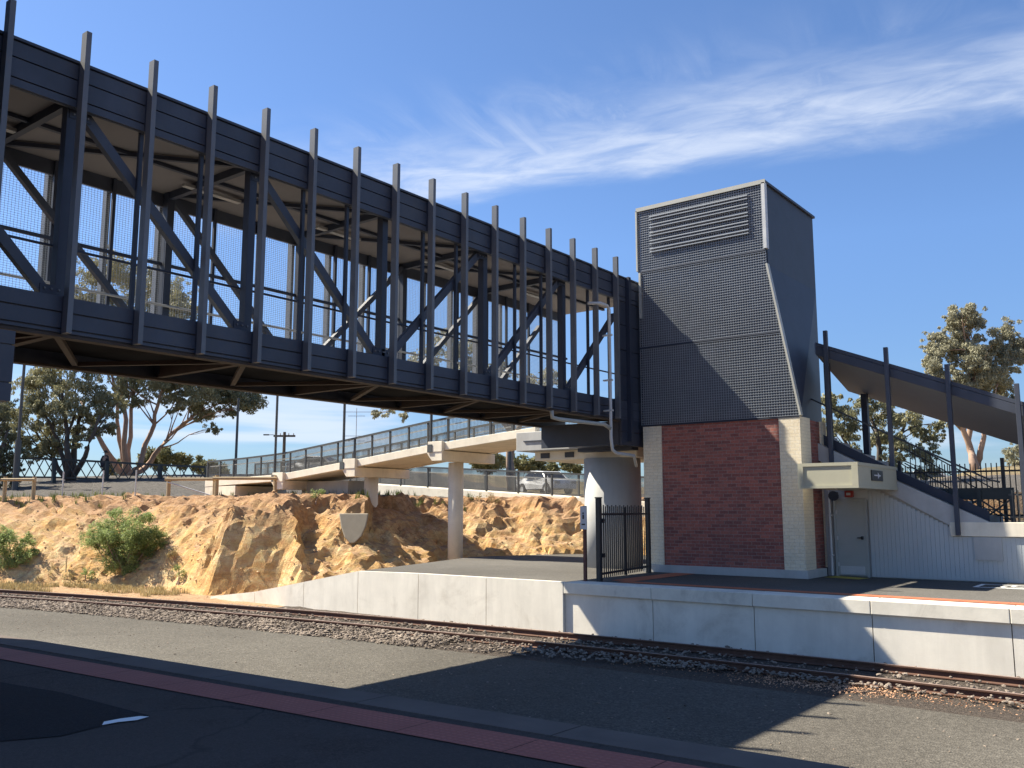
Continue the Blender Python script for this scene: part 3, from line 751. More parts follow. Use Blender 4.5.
# ------------------------------------------------------------------ access ramp
YR=23.2; YB=25.9
def rz(x): # top of ramp edge beam
    pts=[(-36,2.9),(-32.6,2.97),(-29.6,3.09),(-25.5,3.5),(-21.5,3.92),(-17.2,4.28)]
    for (a,za),(b,zb) in zip(pts[:-1],pts[1:]):
        if x<=b: return za+(zb-za)*(x-a)/(b-a)
    return pts[-1][1]
rp=thing('access_ramp','pale concrete access ramp with grey mesh railing climbing from left to the bridge landing','ramp',(-26,24.5,1.8))
spans=[(-34.9,-29.8),(-29.7,-25.6),(-25.5,-21.25),(-21.15,-16.95)]
for a,b in spans:
    t=.27
    for y0,y1 in ((YR,YR+.25),(YB-.25,YB)):
        mb=MB(); mb.hexa([(a,y0,rz(a)-t),(b,y0,rz(b)-t),(b,y1,rz(b)-t),(a,y1,rz(a)-t)],[(a,y0,rz(a)),(b,y0,rz(b)),(b,y1,rz(b)),(a,y1,rz(a))])
        mb.build('edge_beam',M['concrete'],rp,bevel=.012)
    mb=MB(); mb.hexa([(a,YR+.252,rz(a)-.25),(b,YR+.252,rz(b)-.25),(b,YB-.252,rz(b)-.25),(a,YB-.252,rz(a)-.25)],[(a,YR+.252,rz(a)-.1),(b,YR+.252,rz(b)-.1),(b,YB-.252,rz(b)-.1),(a,YB-.252,rz(a)-.1)])
    mb.build('ramp_slab',M['concrete'],rp)
for x,full in ((-29.75,0),(-25.55,1),(-21.2,1)):
    z=rz(x)-.28
    mb=MB(); mb.prism([(x-.42,z+.02),(x-.12,z-.33),(x+.35,z-.33),(x+.35,z+.02)],'y',YR-.12,YB+.1); mb.build('corbel',M['concrete'],rp,bevel=.01)
    mb=MB(); mb.box(x-.3,x+.36,YR-.14,YR-.003,z-.02,z+.34); mb.build('bracket_block',M['concrete'],rp,bevel=.01)
    if full:
        mb=MB(); zb=.3 if x<-23 else -.3
        mb.tube([(x-.2,24.45,zb),(x-.2,24.45,z-.335)],.27,28); c=mb.build('round_column',M['column'],rp)
        for f in c.data.polygons: f.use_smooth=len(f.vertices)==4
mb=MB(); mb.box(-34.9,-32.7,YR+.01,YB,1.9,2.95-.28); mb.build('abutment',M['concrete'],rp,bevel=.015)
mb=MB(); mb.box(-29.7,-26.9,YR+1.1,YB-.3,1.6,3.2-.4); mb.build('abutment',M['concrete2'],rp)
def rail_fence(parent,x0,x1,y,zf,h,step,mat,wmat,n0=0,low=.06):
    n=round((x1-x0)/step)
    X=[x0+(x1-x0)*i/n for i in range(n+1)]
    for x in X: MB().box(x-.035,x+.035,y-.03,y+.03,zf(x)-.02,zf(x)+h).build('railing_post',mat,parent)
    mb=MB(); ml=MB(); mw=MB(); mh=MB()
    for a,b in zip(X[:-1],X[1:]):
        mb.bar((a-.0,y,zf(a)+h+.03),(b+.0,y,zf(b)+h+.03),.09,.07)
        ml.bar((a+.036,y,zf(a)+low),(b-.036,y,zf(b)+low),.03,.03)
        mh.bar((a,y+.16,zf(a)+h*.78),(b,y+.16,zf(b)+h*.78),.035,.035)
        k=int((b-a)/.06)
        for i in range(1,k):
            x=a+(b-a)*i/k; z=zf(x); mw.bar((x,y,z+low),(x,y,z+h),.009,.009,(0,1,0))
        k=int((h-low)/.04)
        for i in range(1,k): mw.bar((a+.03,y,zf(a)+low+(h-low)*i/k),(b-.03,y,zf(b)+low+(h-low)*i/k),.008,.010)
    mb.build('top_rail',mat,parent); ml.build('bottom_rail',mat,parent); mh.build('handrail',M['galv'],parent); mw.build('mesh_infill',wmat,parent,fix=False)
def rh(x): return .76
rail_fence(rp,-34.9,-17.0,YR+.1,rz,.80,.94,M['railgrey'],M['rampwire'])
rail_fence(rp,-34.9,-17.0,YB-.1,rz,.80,.94,M['railgrey'],M['rampwire'])

lr=thing('lower_ramp','lower ramp leg with grey mesh railing on a low cream wall, behind the round columns','ramp',(-26,31,1.9))
lz=lambda x: 2.15-(x+20.4)*.062
mb=MB(); a,b=-36,-13; mb.hexa([(a,31,lz(a)-.75),(b,31,lz(b)-.75),(b,33.2,lz(b)-.75),(a,33.2,lz(a)-.75)],[(a,31,lz(a)),(b,31,lz(b)),(b,33.2,lz(b)),(a,33.2,lz(a))])
mb.build('base_wall',M['concrete'],lr,bevel=.015)
rail_fence(lr,-36,-13,31.06,lz,.92,1.75,M['railgrey'],M['rampwire'])
rail_fence(lr,-36,-13,33.1,lz,.92,1.75,M['railgrey'],M['rampwire'])

# tall slim poles bolted to the ramp brackets
for (x,h),wh in zip(((-29.98,3.9),(-25.9,3.4),(-21.4,2.6)),('standing on the first bracket at the low end of the ramp','standing on the middle ramp bracket, above the short round column','standing on the highest ramp bracket beside the tall round column')):
    t=thing('slim_pole','slim grey steel pole '+wh,'pole',(x,YR-.08,rz(x)-.3),'poles along the access ramp')
    MB().tube([(x,YR-.08,rz(x)-.25),(x,YR-.08,rz(x)+h)],.05,10).build('shaft',M['railgrey'],t)
    MB().box(x-.11,x+.11,YR-.16,YR-.142,rz(x)-.3,rz(x)-.02).build('base_plate',M['railgrey'],t)

# ------------------------------------------------------------------ lift tower
TX0,TX1,TY0,TY1=-12.22,-8.6,22.02,25.6
lt=thing('lift_tower','tall lift tower of dark mesh cladding over a red brick base with cream brick corners','lift tower',(-10.2,23.8,0))
mb=MB(); b_=[(TX0,TY0,3.96),(-7.92,TY0,3.96),(TX1,TY1,3.96),(TX0,TY1,3.96)]; m_=[(TX0,TY0,7.95),(TX1,TY0,7.95),(TX1,TY1,7.95),(TX0,TY1,7.95)]; t_=[(p[0],p[1],10.13) for p in m_]
mb.v=b_+m_+t_
for lo in (0,4):
    for k in range(4):
        a,b=lo+k,lo+(k+1)%4
        if lo==0 and k==1: mb.f+=[(a,b,b+4),(a,b+4,a+4)]; mb.m+=[0,0]
        else: mb.f.append((a,b,b+4,a+4)); mb.m.append(0)
mb.f+=[(3,2,1,0),(8,9,10,11)]; mb.m+=[0,0]
mb.build('shaft_cladding',M['steel2'],lt)
MB().box(TX0-.14,TX1+.06,TY0-.14,TY1+.05,10.135,10.2).build('roof_cap',M['steel2'],lt)
MB().box(TX0-.16,TX1+.07,TY0-.17,TY0-.142,10.10,10.21).build('front_cap',M['trim'],lt)
# front wire-grate screens: three rows of panels with gaps between them
def flare(z): return -8.6 if z>7.95 else -8.6+.70*(7.95-z)/(7.95-3.95)
YS=21.88
for z0,z1 in ((8.36,10.12),(6.17,8.30),(3.98,6.11)):
    mb=MB(); x=-12.34; xr=max(flare(z0),flare(z1))
    while x<xr:
        # clip against the slanting edge
        top=z1
        if x>flare(z1): top=7.95-(x+8.6)/.70*4.0
        if top-z0>.05: mb.box(x-.0065,x+.0065,YS+.012,YS+.026,z0,top)
        x+=.068
    z=z0
    while z<z1+.001:
        mb.box(-12.35,flare(z),YS+.002,YS+.0115,z-.0065,z+.0065); z+=.068
    mb.build('grate_screen',noisy('grate',(.25,.275,.31),3,.12,.5,.02,40) if z0>8 else bpy.data.materials['grate'],lt,fix=False)
    MB().box(-12.35,flare(z0),YS-.005,YS+.07,z0-.055,z0-.012).build('panel_rail',M['steel2'],lt)
# backing sheet seen through the grates, and louvres in the top row
mb=MB(); mb.prism([(-12.3,3.97),(-7.96,3.97),(-8.64,7.95),(-8.64,10.1),(-12.3,10.1)],'y',YS+.09,YS+.13); mb.build('backing_sheet',noisy('grate_back',(.095,.108,.13),3,.1,.5,.02,40),lt)
mb=MB()
for k in range(5):
    for o in (0,.085):
        z=8.84+k*.235+o
        mb.hexa([(-11.95,YS-.05,z-.012),(-9.02,YS-.05,z-.012),(-9.02,YS-.006,z+.012),(-11.95,YS-.006,z+.012)],[(-11.95,YS-.05,z+.010),(-9.02,YS-.05,z+.010),(-9.02,YS-.006,z+.034),(-11.95,YS-.006,z+.034)])
mb.build('louvre',bpy.data.materials['grate'],lt)
MB().box(-12.40,-12.352,YS-.03,YS+.15,8.36,10.13).build('corner_trim',M['trim'],lt)
MB().box(-12.33,-12.27,YS-.03,YS+.15,7.0,8.3).build('corner_trim',M['trim'],lt)
MB().box(-8.64,-8.55,YS-.03,YS+.13,8.36,10.13).build('corner_trim',M['galv'],lt)
MB().bar((-8.58,YS+.04,7.95),(-7.87,YS+.04,3.97),.15,.05,(1,0,0)).build('corner_trim',M['trim'],lt)
# base: red brick between cream brick corner piers
MB().box(-11.74,-8.44,21.915,25.4,.2,3.94).build('red_brick_wall',M['redbrick'],lt)
for x0,x1 in ((-12.30,-11.742),(-8.438,-7.90)):
    MB().box(x0,x1,21.885,22.6,.2,3.95).build('brick_pier',M['creambrick'],lt)
MB().box(-8.43,-7.98,22.602,23.5,.2,3.93).build('side_brick_wall',M['redbrick'],lt)
MB().box(-8.43,-7.93,23.502,23.9,.2,3.94).build('brick_pier',M['creambrick'],lt)
MB().box(-12.30,-11.8,22.602,25.4,.2,3.93).build('side_brick_wall',M['redbrick'],lt)
MB().box(-12.36,-7.84,21.83,23.2,.001,.198).build('plinth',M['concrete2'],lt,bevel=.01)
MB().box(-12.36,-7.92,21.875,22.0,3.951,3.972).build('drip_flashing',M['steel2'],lt)

# ------------------------------------------------------------------ wall under the stair, with its door
sw=thing('stair_wall','light grey ribbed panel wall below the covered stair, with concrete top band','wall',(-3,23.4,0))
ZB=1.04
def panel_top(x):   # slanting underside of the concrete stringer, then the level band
    if x<-6.9: return 2.30
    if x<-4.95: return 2.30-(x+6.9)*.535
    return ZB-.01
mb=MB(); x=-7.8
while x<22:
    xm=x+.05
    if not -7.66<xm<-6.84:
        zt=panel_top(xm)
        mb.box(x+.006,x+.094,23.392,23.42,.02,zt); mb.box(x-.006,x+.006,23.40,23.43,.02,zt)
    else: mb.box(x,x+.1,23.385,23.42,1.90,2.3)
    x+=.1
mb.build('ribbed_panels',M['corr'],sw)
mb=MB(); mb.prism([(-7.9,-.1),(22,-.1),(22,1.03),(-4.97,1.03),(-5.0,1.32),(-6.1,1.97),(-7.0,2.42),(-7.9,2.42)],'y',23.4305,23.60); mb.build('backing_wall',M['concrete2'],sw)
mb=MB(); mb.prism([(-7.9,2.43),(-7.0,2.43),(-6.5,2.2),(-6.5,2.55),(-7.9,3.3)],'y',23.36,23.42); mb.build('infill_panel',M['concrete2'],sw)
mb=MB(); mb.box(-4.46,-3.88,23.35,23.378,.5,1.03); mb.build('patch_panel',M['concrete2'],sw)
mb=MB(); mb.box(-4.95,22,23.34,23.62,ZB,1.37); mb.build('top_band',M['concrete'],sw,bevel=.012)
d=MB().box(-7.6,-6.9,23.345,23.384,.03,1.87).build('door',M['door'],sw,bevel=.005)
mb=MB(); mb.box(-7.66,-7.602,23.335,23.4,.0,1.93); mb.box(-6.898,-6.84,23.335,23.4,.0,1.93); mb.box(-7.602,-6.898,23.335,23.4,1.872,1.93); mb.build('door_frame',M['door'],sw)
for z_ in (.3,.95,1.6): sub('hinge',MB().box(-7.605,-7.57,23.325,23.3445,z_-.05,z_+.05),M['galv'],d)
sub('kick_plate',MB().box(-7.55,-6.95,23.338,23.3445,.06,.26),M['galv'],d)
sub('door_handle',MB().box(-7.0,-6.95,23.30,23.344,.92,1.0).box(-7.08,-6.95,23.27,23.299,.95,.975),M['black'],d)

st=thing('covered_stair','covered stair with sloping dark roof edge and steel posts, descending right from lift tower','staircase',(-6,24.5,1.3))
# stringer wall
mb=MB(); mb.prism([(-9.2,4.0),(-9.2,3.55),(-6.1,1.95),(-4.97,1.30),(-4.97,1.045),(-4.0,1.045),(-4.1,1.372),(-6.14,2.38),(-9.2,4.02)],'y',23.345,23.425); mb.build('stringer',M['concrete2'],st)
mb=MB(); mb.prism([(-9.2,4.02),(-6.14,2.385),(-4.15,1.385),(-4.15,1.62),(-6.14,2.62),(-9.2,4.3)],'y',23.66,23.70); mb.build('side_panel',M['steel2'],st)
mb=MB()
n=15
for i in range(n):
    x=-9.2+5.0*i/n; z=4.0-2.65*i/n; mb.box(x,x+.345,23.705,25.6,z-.5,z)
mb.build('step',M['concrete2'],st)
# roof: sloping slab with a fascia of two boards
zr=lambda x: 6.02-(x+7.9)*.41
x0,x1=-7.93,1.0
mb=MB()
for za,zb in ((-.34,-.11),(-.10,0.0)):
    mb.hexa([(x0,23.38,zr(x0)+za),(x1,23.38,zr(x1)+za),(x1,23.44,zr(x1)+za),(x0,23.44,zr(x0)+za)],[(x0,23.38,zr(x0)+zb),(x1,23.38,zr(x1)+zb),(x1,23.44,zr(x1)+zb),(x0,23.44,zr(x0)+zb)])
mb.build('roof_fascia',M['steel'],st,bevel=.005)
TL=.68; x0f=x0; x0=-7.98
mb=MB(); mb.hexa([(x0,23.442,zr(x0)-.31),(x1,23.442,zr(x1)-.36),(x1,26.1,zr(x1)-.36-TL),(x0,26.1,zr(x0)-.36-TL)],[(x0,23.442,zr(x0)-.03),(x1,23.442,zr(x1)-.03),(x1,26.1,zr(x1)-.2-TL),(x0,26.1,zr(x0)-.2-TL)])
mb.build('roof',noisy('stair_soffit',(.17,.21,.28),.8,.08,.8,.03,30),st)
for x,zb in ((-7.63,2.3),(-6.15,2.45),(-4.77,1.08),(-3.33,1.375),(-1.9,1.375),(-.45,1.375)):
    MB().box(x-.05,x+.05,23.24,23.34,zb-.02,zr(x)+.38).build('post',M['steel'],st,bevel=.005)
for x,zb in ((-7.42,3.0),):
    MB().box(x-.08,x+.08,25.6,25.76,zb-.4,zr(x)-.40-TL*.84).build('post',M['steel2'],st)
MB().box(-7.83,-7.66,23.62,23.65,2.2,zr(-7.7)-.45).build('post',M['steel2'],st)
# far balustrade
bz=lambda x: max(1.33,1.33-(x+4.2)*.91) if x<-4.2 else 1.33
mb=MB()
for o in (.35,.75,.98): mb.bar((-6.5,25.82,2.757+o-.2),(-4.2,25.82,1.286+o-.2),.03,.03)
for i in range(17):
    x=-6.35+i*.13; z=4.1-(x+8.6)*2.75/4.3; mb.box(x-.010,x+.010,25.81,25.83,z-.1,z+.76)
mb.build('balustrade',M['black'],st)
mb=MB(); mb.tube([(-9.2,23.8,5.1),(-6.1,23.8,3.42),(-4.1,23.8,2.35),(-3.9,23.8,2.3)],.022,8); mb.build('handrail',M['railgrey'],st)

# boxy canopy over the door ---------------------------------------------------------
aw=thing('door_canopy','cream painted box canopy projecting beside the tower above the grey door','canopy',(-6.7,21.8,2.1))
AX0,AX1,AY0,AY1,AZ0,AZ1=-7.36,-6.07,20.2,23.3,2.14,2.68
MB().box(AX0,AX1,AY0,AY1,AZ0,AZ1).build('box_body',M['cream'],aw,bevel=.01)
mb=MB()
for a,b,c,d2 in ((AX0,AX1,AZ1-.06,AZ1+.012),(AX0,AX1,AZ0-.012,AZ0+.05)): mb.box(a-.02,b+.02,AY0-.025,AY0-.002,c,d2)
mb.box(AX0-.02,AX0+.1,AY0-.025,AY0-.002,AZ0+.051,AZ1-.061); mb.box(AX1-.12,AX1+.02,AY0-.025,AY0-.002,AZ0+.051,AZ1-.061)
mb.build('frame_trim',M['cream'],aw)
mb=MB(); mb.box(AX1+.002,AX1+.02,AY0+.01,AY1,AZ1-.06,AZ1+.012); mb.box(AX1+.002,AX1+.02,AY0+.01,AY1,AZ0-.012,AZ0+.05); mb.build('frame_trim',M['cream'],aw)
MB().box(-7.0,-6.8,20.9,21.1,AZ0-.04,AZ0-.001).build('downlight',M['lamp'],aw)
sg=thing('exit_sign','small black sign plate with white arrow on the shaded side of the canopy','sign',(AX1+.02,21.8,2.4))
MB().box(AX1+.003,AX1+.024,21.18,22.05,2.31,2.55).build('plate',M['black'],sg)
MB().box(AX1+.0245,AX1+.029,21.35,21.85,2.42,2.45).prism([(21.62,2.36),(21.78,2.435),(21.62,2.51)],'x',AX1+.0292,AX1+.033).build('arrow',M['signgrey'],sg)
dp=thing('downpipe','thin pale downpipe standing between canopy and platform left of the grey door','pipe',(-7.82,23.2,0))
MB().tube([(-7.72,23.22,.02),(-7.72,23.22,2.13)],.03,10).build('pipe',M['galv'],dp)
for z in (.5,1.5): MB().box(-7.76,-7.68,23.19,23.33,z,z+.04).build('bracket',M['galv'],dp)
fa=thing('alarm_box','small red alarm box on the panel wall above the grey door','alarm',(-7.2,23.35,2.0))
MB().box(-7.34,-7.14,23.26,23.378,1.97,2.13).build('case',M['redpaint'],fa,bevel=.01); MB().box(-7.29,-7.19,23.25,23.259,2.02,2.08).build('label_plate',M['signgrey'],fa)
ls=thing('loudspeaker','dark horn loudspeaker under the canopy left of the red alarm box','loudspeaker',(-7.6,23.2,2.0))
MB().tube([(-7.58,23.3,2.05),(-7.58,23.22,2.05),(-7.55,23.06,2.0)],[.05,.05,.13],12).build('horn',M['steel2'],ls); MB().box(-7.63,-7.53,23.302,23.376,2.0,2.1).build('bracket',M['steel2'],ls)

# gate and its sign -------------------------------------------------------------------
gt=thing('picket_gate','black steel picket gate between platform edge and the tower corner','gate',(-11.7,19.8,0))
gp0,gp1=Vector((-11.43,18.15,0)),Vector((-12.0,21.5,0)); gd=(gp1-gp0).normalized()
for p,h in ((gp0,1.92),(gp1,1.95)):
    q=MB(); q.box(p.x-.055,p.x+.055,p.y-.055,p.y+.055,.0,h); c=q.build('gate_post',M['black'],gt,bevel=.006)
    sub('post_cap',MB().box(p.x-.065,p.x+.065,p.y-.065,p.y+.065,h+.001,h+.03),M['black'],c)
L=(gp1-gp0).length
for z in (.17,1.55): MB().bar(gp0+gd*.1+Vector((0,0,z)),gp1-gd*.1+Vector((0,0,z)),.04,.05).build('gate_rail',M['black'],gt)
n=24
for i in range(n):
    p=gp0+gd*(.16+(L-.32)*i/(n-1)); w_=.011
    MB().box(p.x-w_,p.x+w_,p.y-w_,p.y+w_,.07,1.74+.03*(i%2)).build('picket',M['black'],gt)
p=gp0+gd*L*.5; MB().box(p.x-.03,p.x+.03,p.y-.03,p.y+.03,.05,1.72).build('gate_stile',M['black'],gt)
for z in (.55,1.35): MB().box(gp0.x-.04,gp0.x+.09,gp0.y+.056,gp0.y+.12,z,z+.1).build('hinge',M['black'],gt)
sp_=thing('warning_sign','pale grey notice on a red brown post beside the black picket gate','sign',(-11.75,18.1,0))
MB().box(-11.79,-11.72,18.02,18.08,.0,1.75).build('sign_post',M['signpost'],sp_)
b=MB().box(-11.84,-11.67,17.985,18.015,1.20,1.74).build('sign_board',M['signgrey'],sp_)
s_=MB(); s_.box(-11.775,-11.735,17.978,17.983,1.44,1.54); s_.prism([(-11.755+.022*math.cos(k*math.pi/5),1.575+.022*math.sin(k*math.pi/5)) for k in range(10)],'y',17.978,17.983)
s_.box(-11.80,-11.71,17.978,17.983,1.30,1.33)
sub('pictogram',s_,M['cloth'],b)

# rock face oddments ---------------------------------------------------------------------
# ------------------------------------------------------------------ tower added to shade the near platform (its canopy edge shows at the left)
nt_=thing('near_shade_tower','dark clad tower added at the left edge to shade the near platform, only a dark boxy canopy end in view','lift tower',(-13.9,2.1,0))
MB().box(-16.4,-11.45,.2,4.26,3.9,12.4).build('shaft_cladding',M['steel2'],nt_)
MB().box(-16.3,-11.6,.3,4.2,.0,3.895).build('red_brick_wall',M['redbrick'],nt_)
MB().box(-16.5,-11.4,.1,4.29,12.402,12.5).build('roof_cap',M['trim'],nt_)
mb=boards(4.28,4.2,[2.80,3.0,3.42,3.56],0,1)
mb=MB()
for a,b in ((2.80,2.99),(3.005,3.40),(3.415,3.56)): mb.box(-11.44,-10.06,2.0,4.28,a,b)
mb.box(-11.44,-10.08,2.02,4.26,2.81,3.55); mb.build('canopy_box',M['steel'],nt_)

# ------------------------------------------------------------------ trees and shrubs
def leaves(mb,c,rad,n,size,rnd,droop=.5,squash=.75,shell=.55):
    for i in range(n):
        while True:
            p=Vector((rnd.uniform(-1,1),rnd.uniform(-1,1),rnd.uniform(-1,1)))
            if p.length<=1: break
        if rnd.random()<shell and p.length>.01: p=p.normalized()*rnd.uniform(.72,1.08)
        q=Vector(c)+Vector((p.x*rad,p.y*rad,p.z*rad*squash))
        s=size*rnd.uniform(.6,1.35)
        a=Vector((rnd.uniform(-1,1),rnd.uniform(-1,1),rnd.uniform(-1,.4)-droop)).normalized()
        b=a.cross(Vector((rnd.uniform(-1,1),rnd.uniform(-1,1),rnd.uniform(-1,1)))).normalized()
        w=s*rnd.uniform(.28,.5)
        mb.quad(q-b*w*.5,q+a*s*.45-b*w*.55,q+a*s,q+a*s*.45+b*w*.55)
def limb(mb,p,q,r0,r1,rnd,sag=.12,n=6,sides=7):
    p,q=Vector(p),Vector(q); L=(q-p).length; pts=[];rr=[]
    o=Vector((rnd.uniform(-1,1),rnd.uniform(-1,1),rnd.uniform(-.3,.6)))*L*sag
    o2=Vector((rnd.uniform(-1,1),rnd.uniform(-1,1),rnd.uniform(-.5,.5)))*L*sag*.5
    for i in range(n+1):
        t=i/n; pts.append(p.lerp(q,t)+o*math.sin(math.pi*t)+o2*math.sin(2*math.pi*t)); rr.append(r0+(r1-r0)*t**.8)
    mb.tube(pts,rr,sides); return pts
def tree(name,label,cat,base_px,D,stems,clumps,leafmat,barkmat,seed,dens=1.0,size=.30,group=None,spread=.5,rt=.2,zb=None):
    """stems: lists of pixel points up from the base; clumps: (px,py,radius px); depth gets its own spread"""
    rnd=random.Random(seed); k=D/FPX
    b=at_depth(base_px[0],base_px[1],D); b.z=gz(b.x,b.y)-.1 if zb is None else zb
    t=thing(name,label,cat,(b.x,b.y,b.z),group)
    tm=MB(); ends=[]
    for st in stems:
        pts=[b+Vector((rnd.uniform(-.15,.15),rnd.uniform(-.15,.15),0))]; dd=0
        for (x,y) in st:
            dd+=rnd.uniform(-1,1)*spread*1.4; pts.append(at_depth(x,y,D+dd))
        # resample with a little wobble
        fine=[pts[0]]
        for a,c in zip(pts[:-1],pts[1:]):
            for j in (1,2,3): fine.append(a.lerp(c,j/3)+Vector((rnd.uniform(-1,1),rnd.uniform(-1,1),0))*(.05*(c-a).length if j<3 else 0))
        n=len(fine); r0=rt*rnd.uniform(.75,1.15)
        tm.tube(fine,[r0*(1-.72*i/(n-1)) for i in range(n)],8); ends.append(fine)
    lm=MB()
    for (x,y,r) in clumps:
        R_=r*k; c=at_depth(x,y,D+rnd.uniform(-1,1)*spread*R_*2.2)
        src=min(ends,key=lambda f:(f[-1]-c).length); j=max(1,int(len(src)*rnd.uniform(.6,1)) )-1
        pts=limb(tm,src[j],c,rt*.26,rt*.05,rnd)
        for q in range(3):
            e=c+Vector((rnd.uniform(-1,1),rnd.uniform(-1,1),rnd.uniform(-.6,.8)))*R_*.8; limb(tm,pts[4],e,rt*.1,rt*.02,rnd,.1,4,5)
        m=max(5,int(7+R_*2))
        for q in range(m):
            v=Vector((rnd.gauss(0,1),rnd.gauss(0,1),rnd.gauss(0,1))).normalized()*R_*rnd.uniform(.3,1.12)
            rr=R_*rnd.uniform(.26,.55); leaves(lm,c+Vector((v.x,v.y,v.z*.9)),rr,int(250*dens*(rr/.5)**1.8)+20,size*.58,rnd,.7,.8,.15)
        for q in range(int(26*R_**1.5)):
            v=Vector((rnd.gauss(0,1),rnd.gauss(0,1),rnd.gauss(0,1))).normalized()*R_*rnd.uniform(.7,1.5)
            leaves(lm,c+Vector((v.x,v.y,v.z*.9)),R_*rnd.uniform(.1,.22),int(26*dens),size*.58,rnd,.8,.9,.1)
    tm.build('trunk',barkmat,t,smooth=True); lm.build('crown',leafmat,t,fix=False)
    return t
# the big many-stemmed gum behind the lattice fence
tree('gum_tree','large pale-barked gum with many stems fanning up behind the lattice fence','tree',(127,486),62,
 [[(122,450),(117,420),(112,375),(108,330)],[(128,450),(131,410),(134,375),(138,320)],[(118,470),(103,445),(92,425),(80,400)],[(140,465),(150,435),(158,405),(170,370)],[(145,468),(160,448),(178,428),(205,408)],[(125,455),(126,420),(122,390),(120,300)]],
 [(95,278,19),(118,268,18),(148,282,20),(172,298,20),(100,305,20),(135,310,20),(160,320,20),(185,318,15),(80,300,14),
  (110,345,22),(150,350,22),(190,355,24),(215,372,22),(170,378,16),(200,390,18),(232,385,18),(248,396,14),(258,390,9),(222,402,11),(205,412,11),(214,428,6),(180,398,11),(150,385,14),(120,380,14),(243,408,5),(165,390,12),(185,377,15),(210,384,13),(235,393,12),(140,400,8),(128,388,9),(195,406,8),(252,404,7),(225,380,14),(175,408,6),(232,412,5)],
 M['leaf'],M['barkpink'],21,1.0,.30,rt=.25,spread=.6)
tree('gum_tree','bushy dark gum with several black stems behind fence near the left edge','tree',(70,484),57,
 [[(67,450),(66,425),(62,390)],[(74,450),(78,430),(84,400)],[(66,470),(58,440),(45,415)],[(80,465),(90,440),(100,415)],[(62,474),(52,455),(35,430)]],
 [(30,385,17),(52,378,18),(80,385,18),(100,395,14),(40,405,16),(65,405,18),(88,412,13),(28,420,14),(50,430,13),(72,428,13),(95,432,9),(42,448,9),(60,446,9),(105,410,10),(20,440,12),(35,455,8),(110,425,8),(55,440,9),(78,441,7),(118,402,10),(10,415,12),(43,320,16),(60,340,18),(40,288,8),(75,350,18)],
 M['leaf'],M['barkdark'],22,1.15,.28,rt=.24,spread=.6)
tree('gum_tree','dark drooping tree cut by the left edge of the picture','tree',(-6,492),52,
 [[(-6,450),(-4,410)],[(-2,460),(8,430)]],[(-8,400,18),(5,415,13),(8,440,12),(-6,432,14),(12,462,10),(0,470,12),(12,478,8),(-10,455,14),(22,452,6)],M['leafdark'],M['barkdark'],23,1.2,.26,rt=.2)
tree('gum_tree','tall gum with pinkish forked trunk and rounded crown rising above the stair roof','tree',(975,486),60,
 [[(974,465),(970,450),(962,425),(957,395)],[(977,465),(982,445),(986,420),(983,395)],[(974,462),(968,440),(975,380),(970,340)]],
 [(962,312,12),(955,320,9),(972,322,9),(934,340,12),(948,350,13),(968,345,14),(986,348,12),(1006,334,13),(1018,345,10),(930,362,9),(945,372,13),(965,375,14),(990,372,14),(1012,362,9),(925,385,8),(980,392,13),(1003,388,11),(955,395,12),(1012,402,7),(940,400,9),(962,420,6),(985,418,5),(948,422,5),(958,335,14),(978,360,15),(945,385,12),(995,355,14),(1015,350,12),(965,390,14),(935,352,11),(1000,372,13),(970,318,12)],
 M['leafgrey'],M['barkpink'],24,2.0,.27,rt=.30,spread=.55)
tree('gum_tree','dense dark tree seen between the posts of the covered stair','tree',(880,500),47,
 [[(880,470),(878,440),(870,410)],[(884,475),(895,450),(905,425)],[(876,478),(855,455),(838,430)]],
 [(828,400,11),(845,408,13),(865,402,12),(885,410,14),(905,416,13),(922,430,12),(935,438,8),(832,428,12),(855,432,13),(880,438,14),(905,445,14),(925,455,11),(840,455,13),(865,462,13),(892,468,14),(915,474,9),(825,470,10),(848,480,12),(940,425,7),(932,468,6)],
 M['leaf'],M['barkdark'],25,1.7,.24,rt=.2,spread=.7)
tree('gum_tree','small grey tree behind the picket fence at the right edge','tree',(1018,492),68,
 [[(1018,475),(1016,458)]],[(1012,455,8),(1020,448,9),(1016,468,9),(1026,460,10),(1010,476,5),(1024,478,6)],M['leafgrey'],M['bark'],26,1.3,.25,rt=.15)
tree('gum_tree','tree with hanging foliage seen through the bridge mesh above the ramp','tree',(512,500),46,
 [[(512,470),(511,440),(505,400)],[(510,430),(480,400),(450,380)],[(511,440),(530,410),(545,385)]],
 [(448,345,16),(430,362,15),(465,352,16),(480,372,16),(415,375,12),(452,378,15),(500,372,14),(400,395,10),(388,408,7),(376,414,5),(404,415,5),(520,385,14),(545,380,13),(565,390,12),(470,395,13),(505,400,13),(440,398,11)],
 M['leafgrey'],M['bark'],27,1.0,.25,rt=.2,spread=.6)
def hit(px,py,d0=15,d1=70):
    d=d0
    while d<d1:
        p=at_depth(px,py,d)
        if gz(p.x,p.y)>=p.z: return d
        d+=.1
    return d1
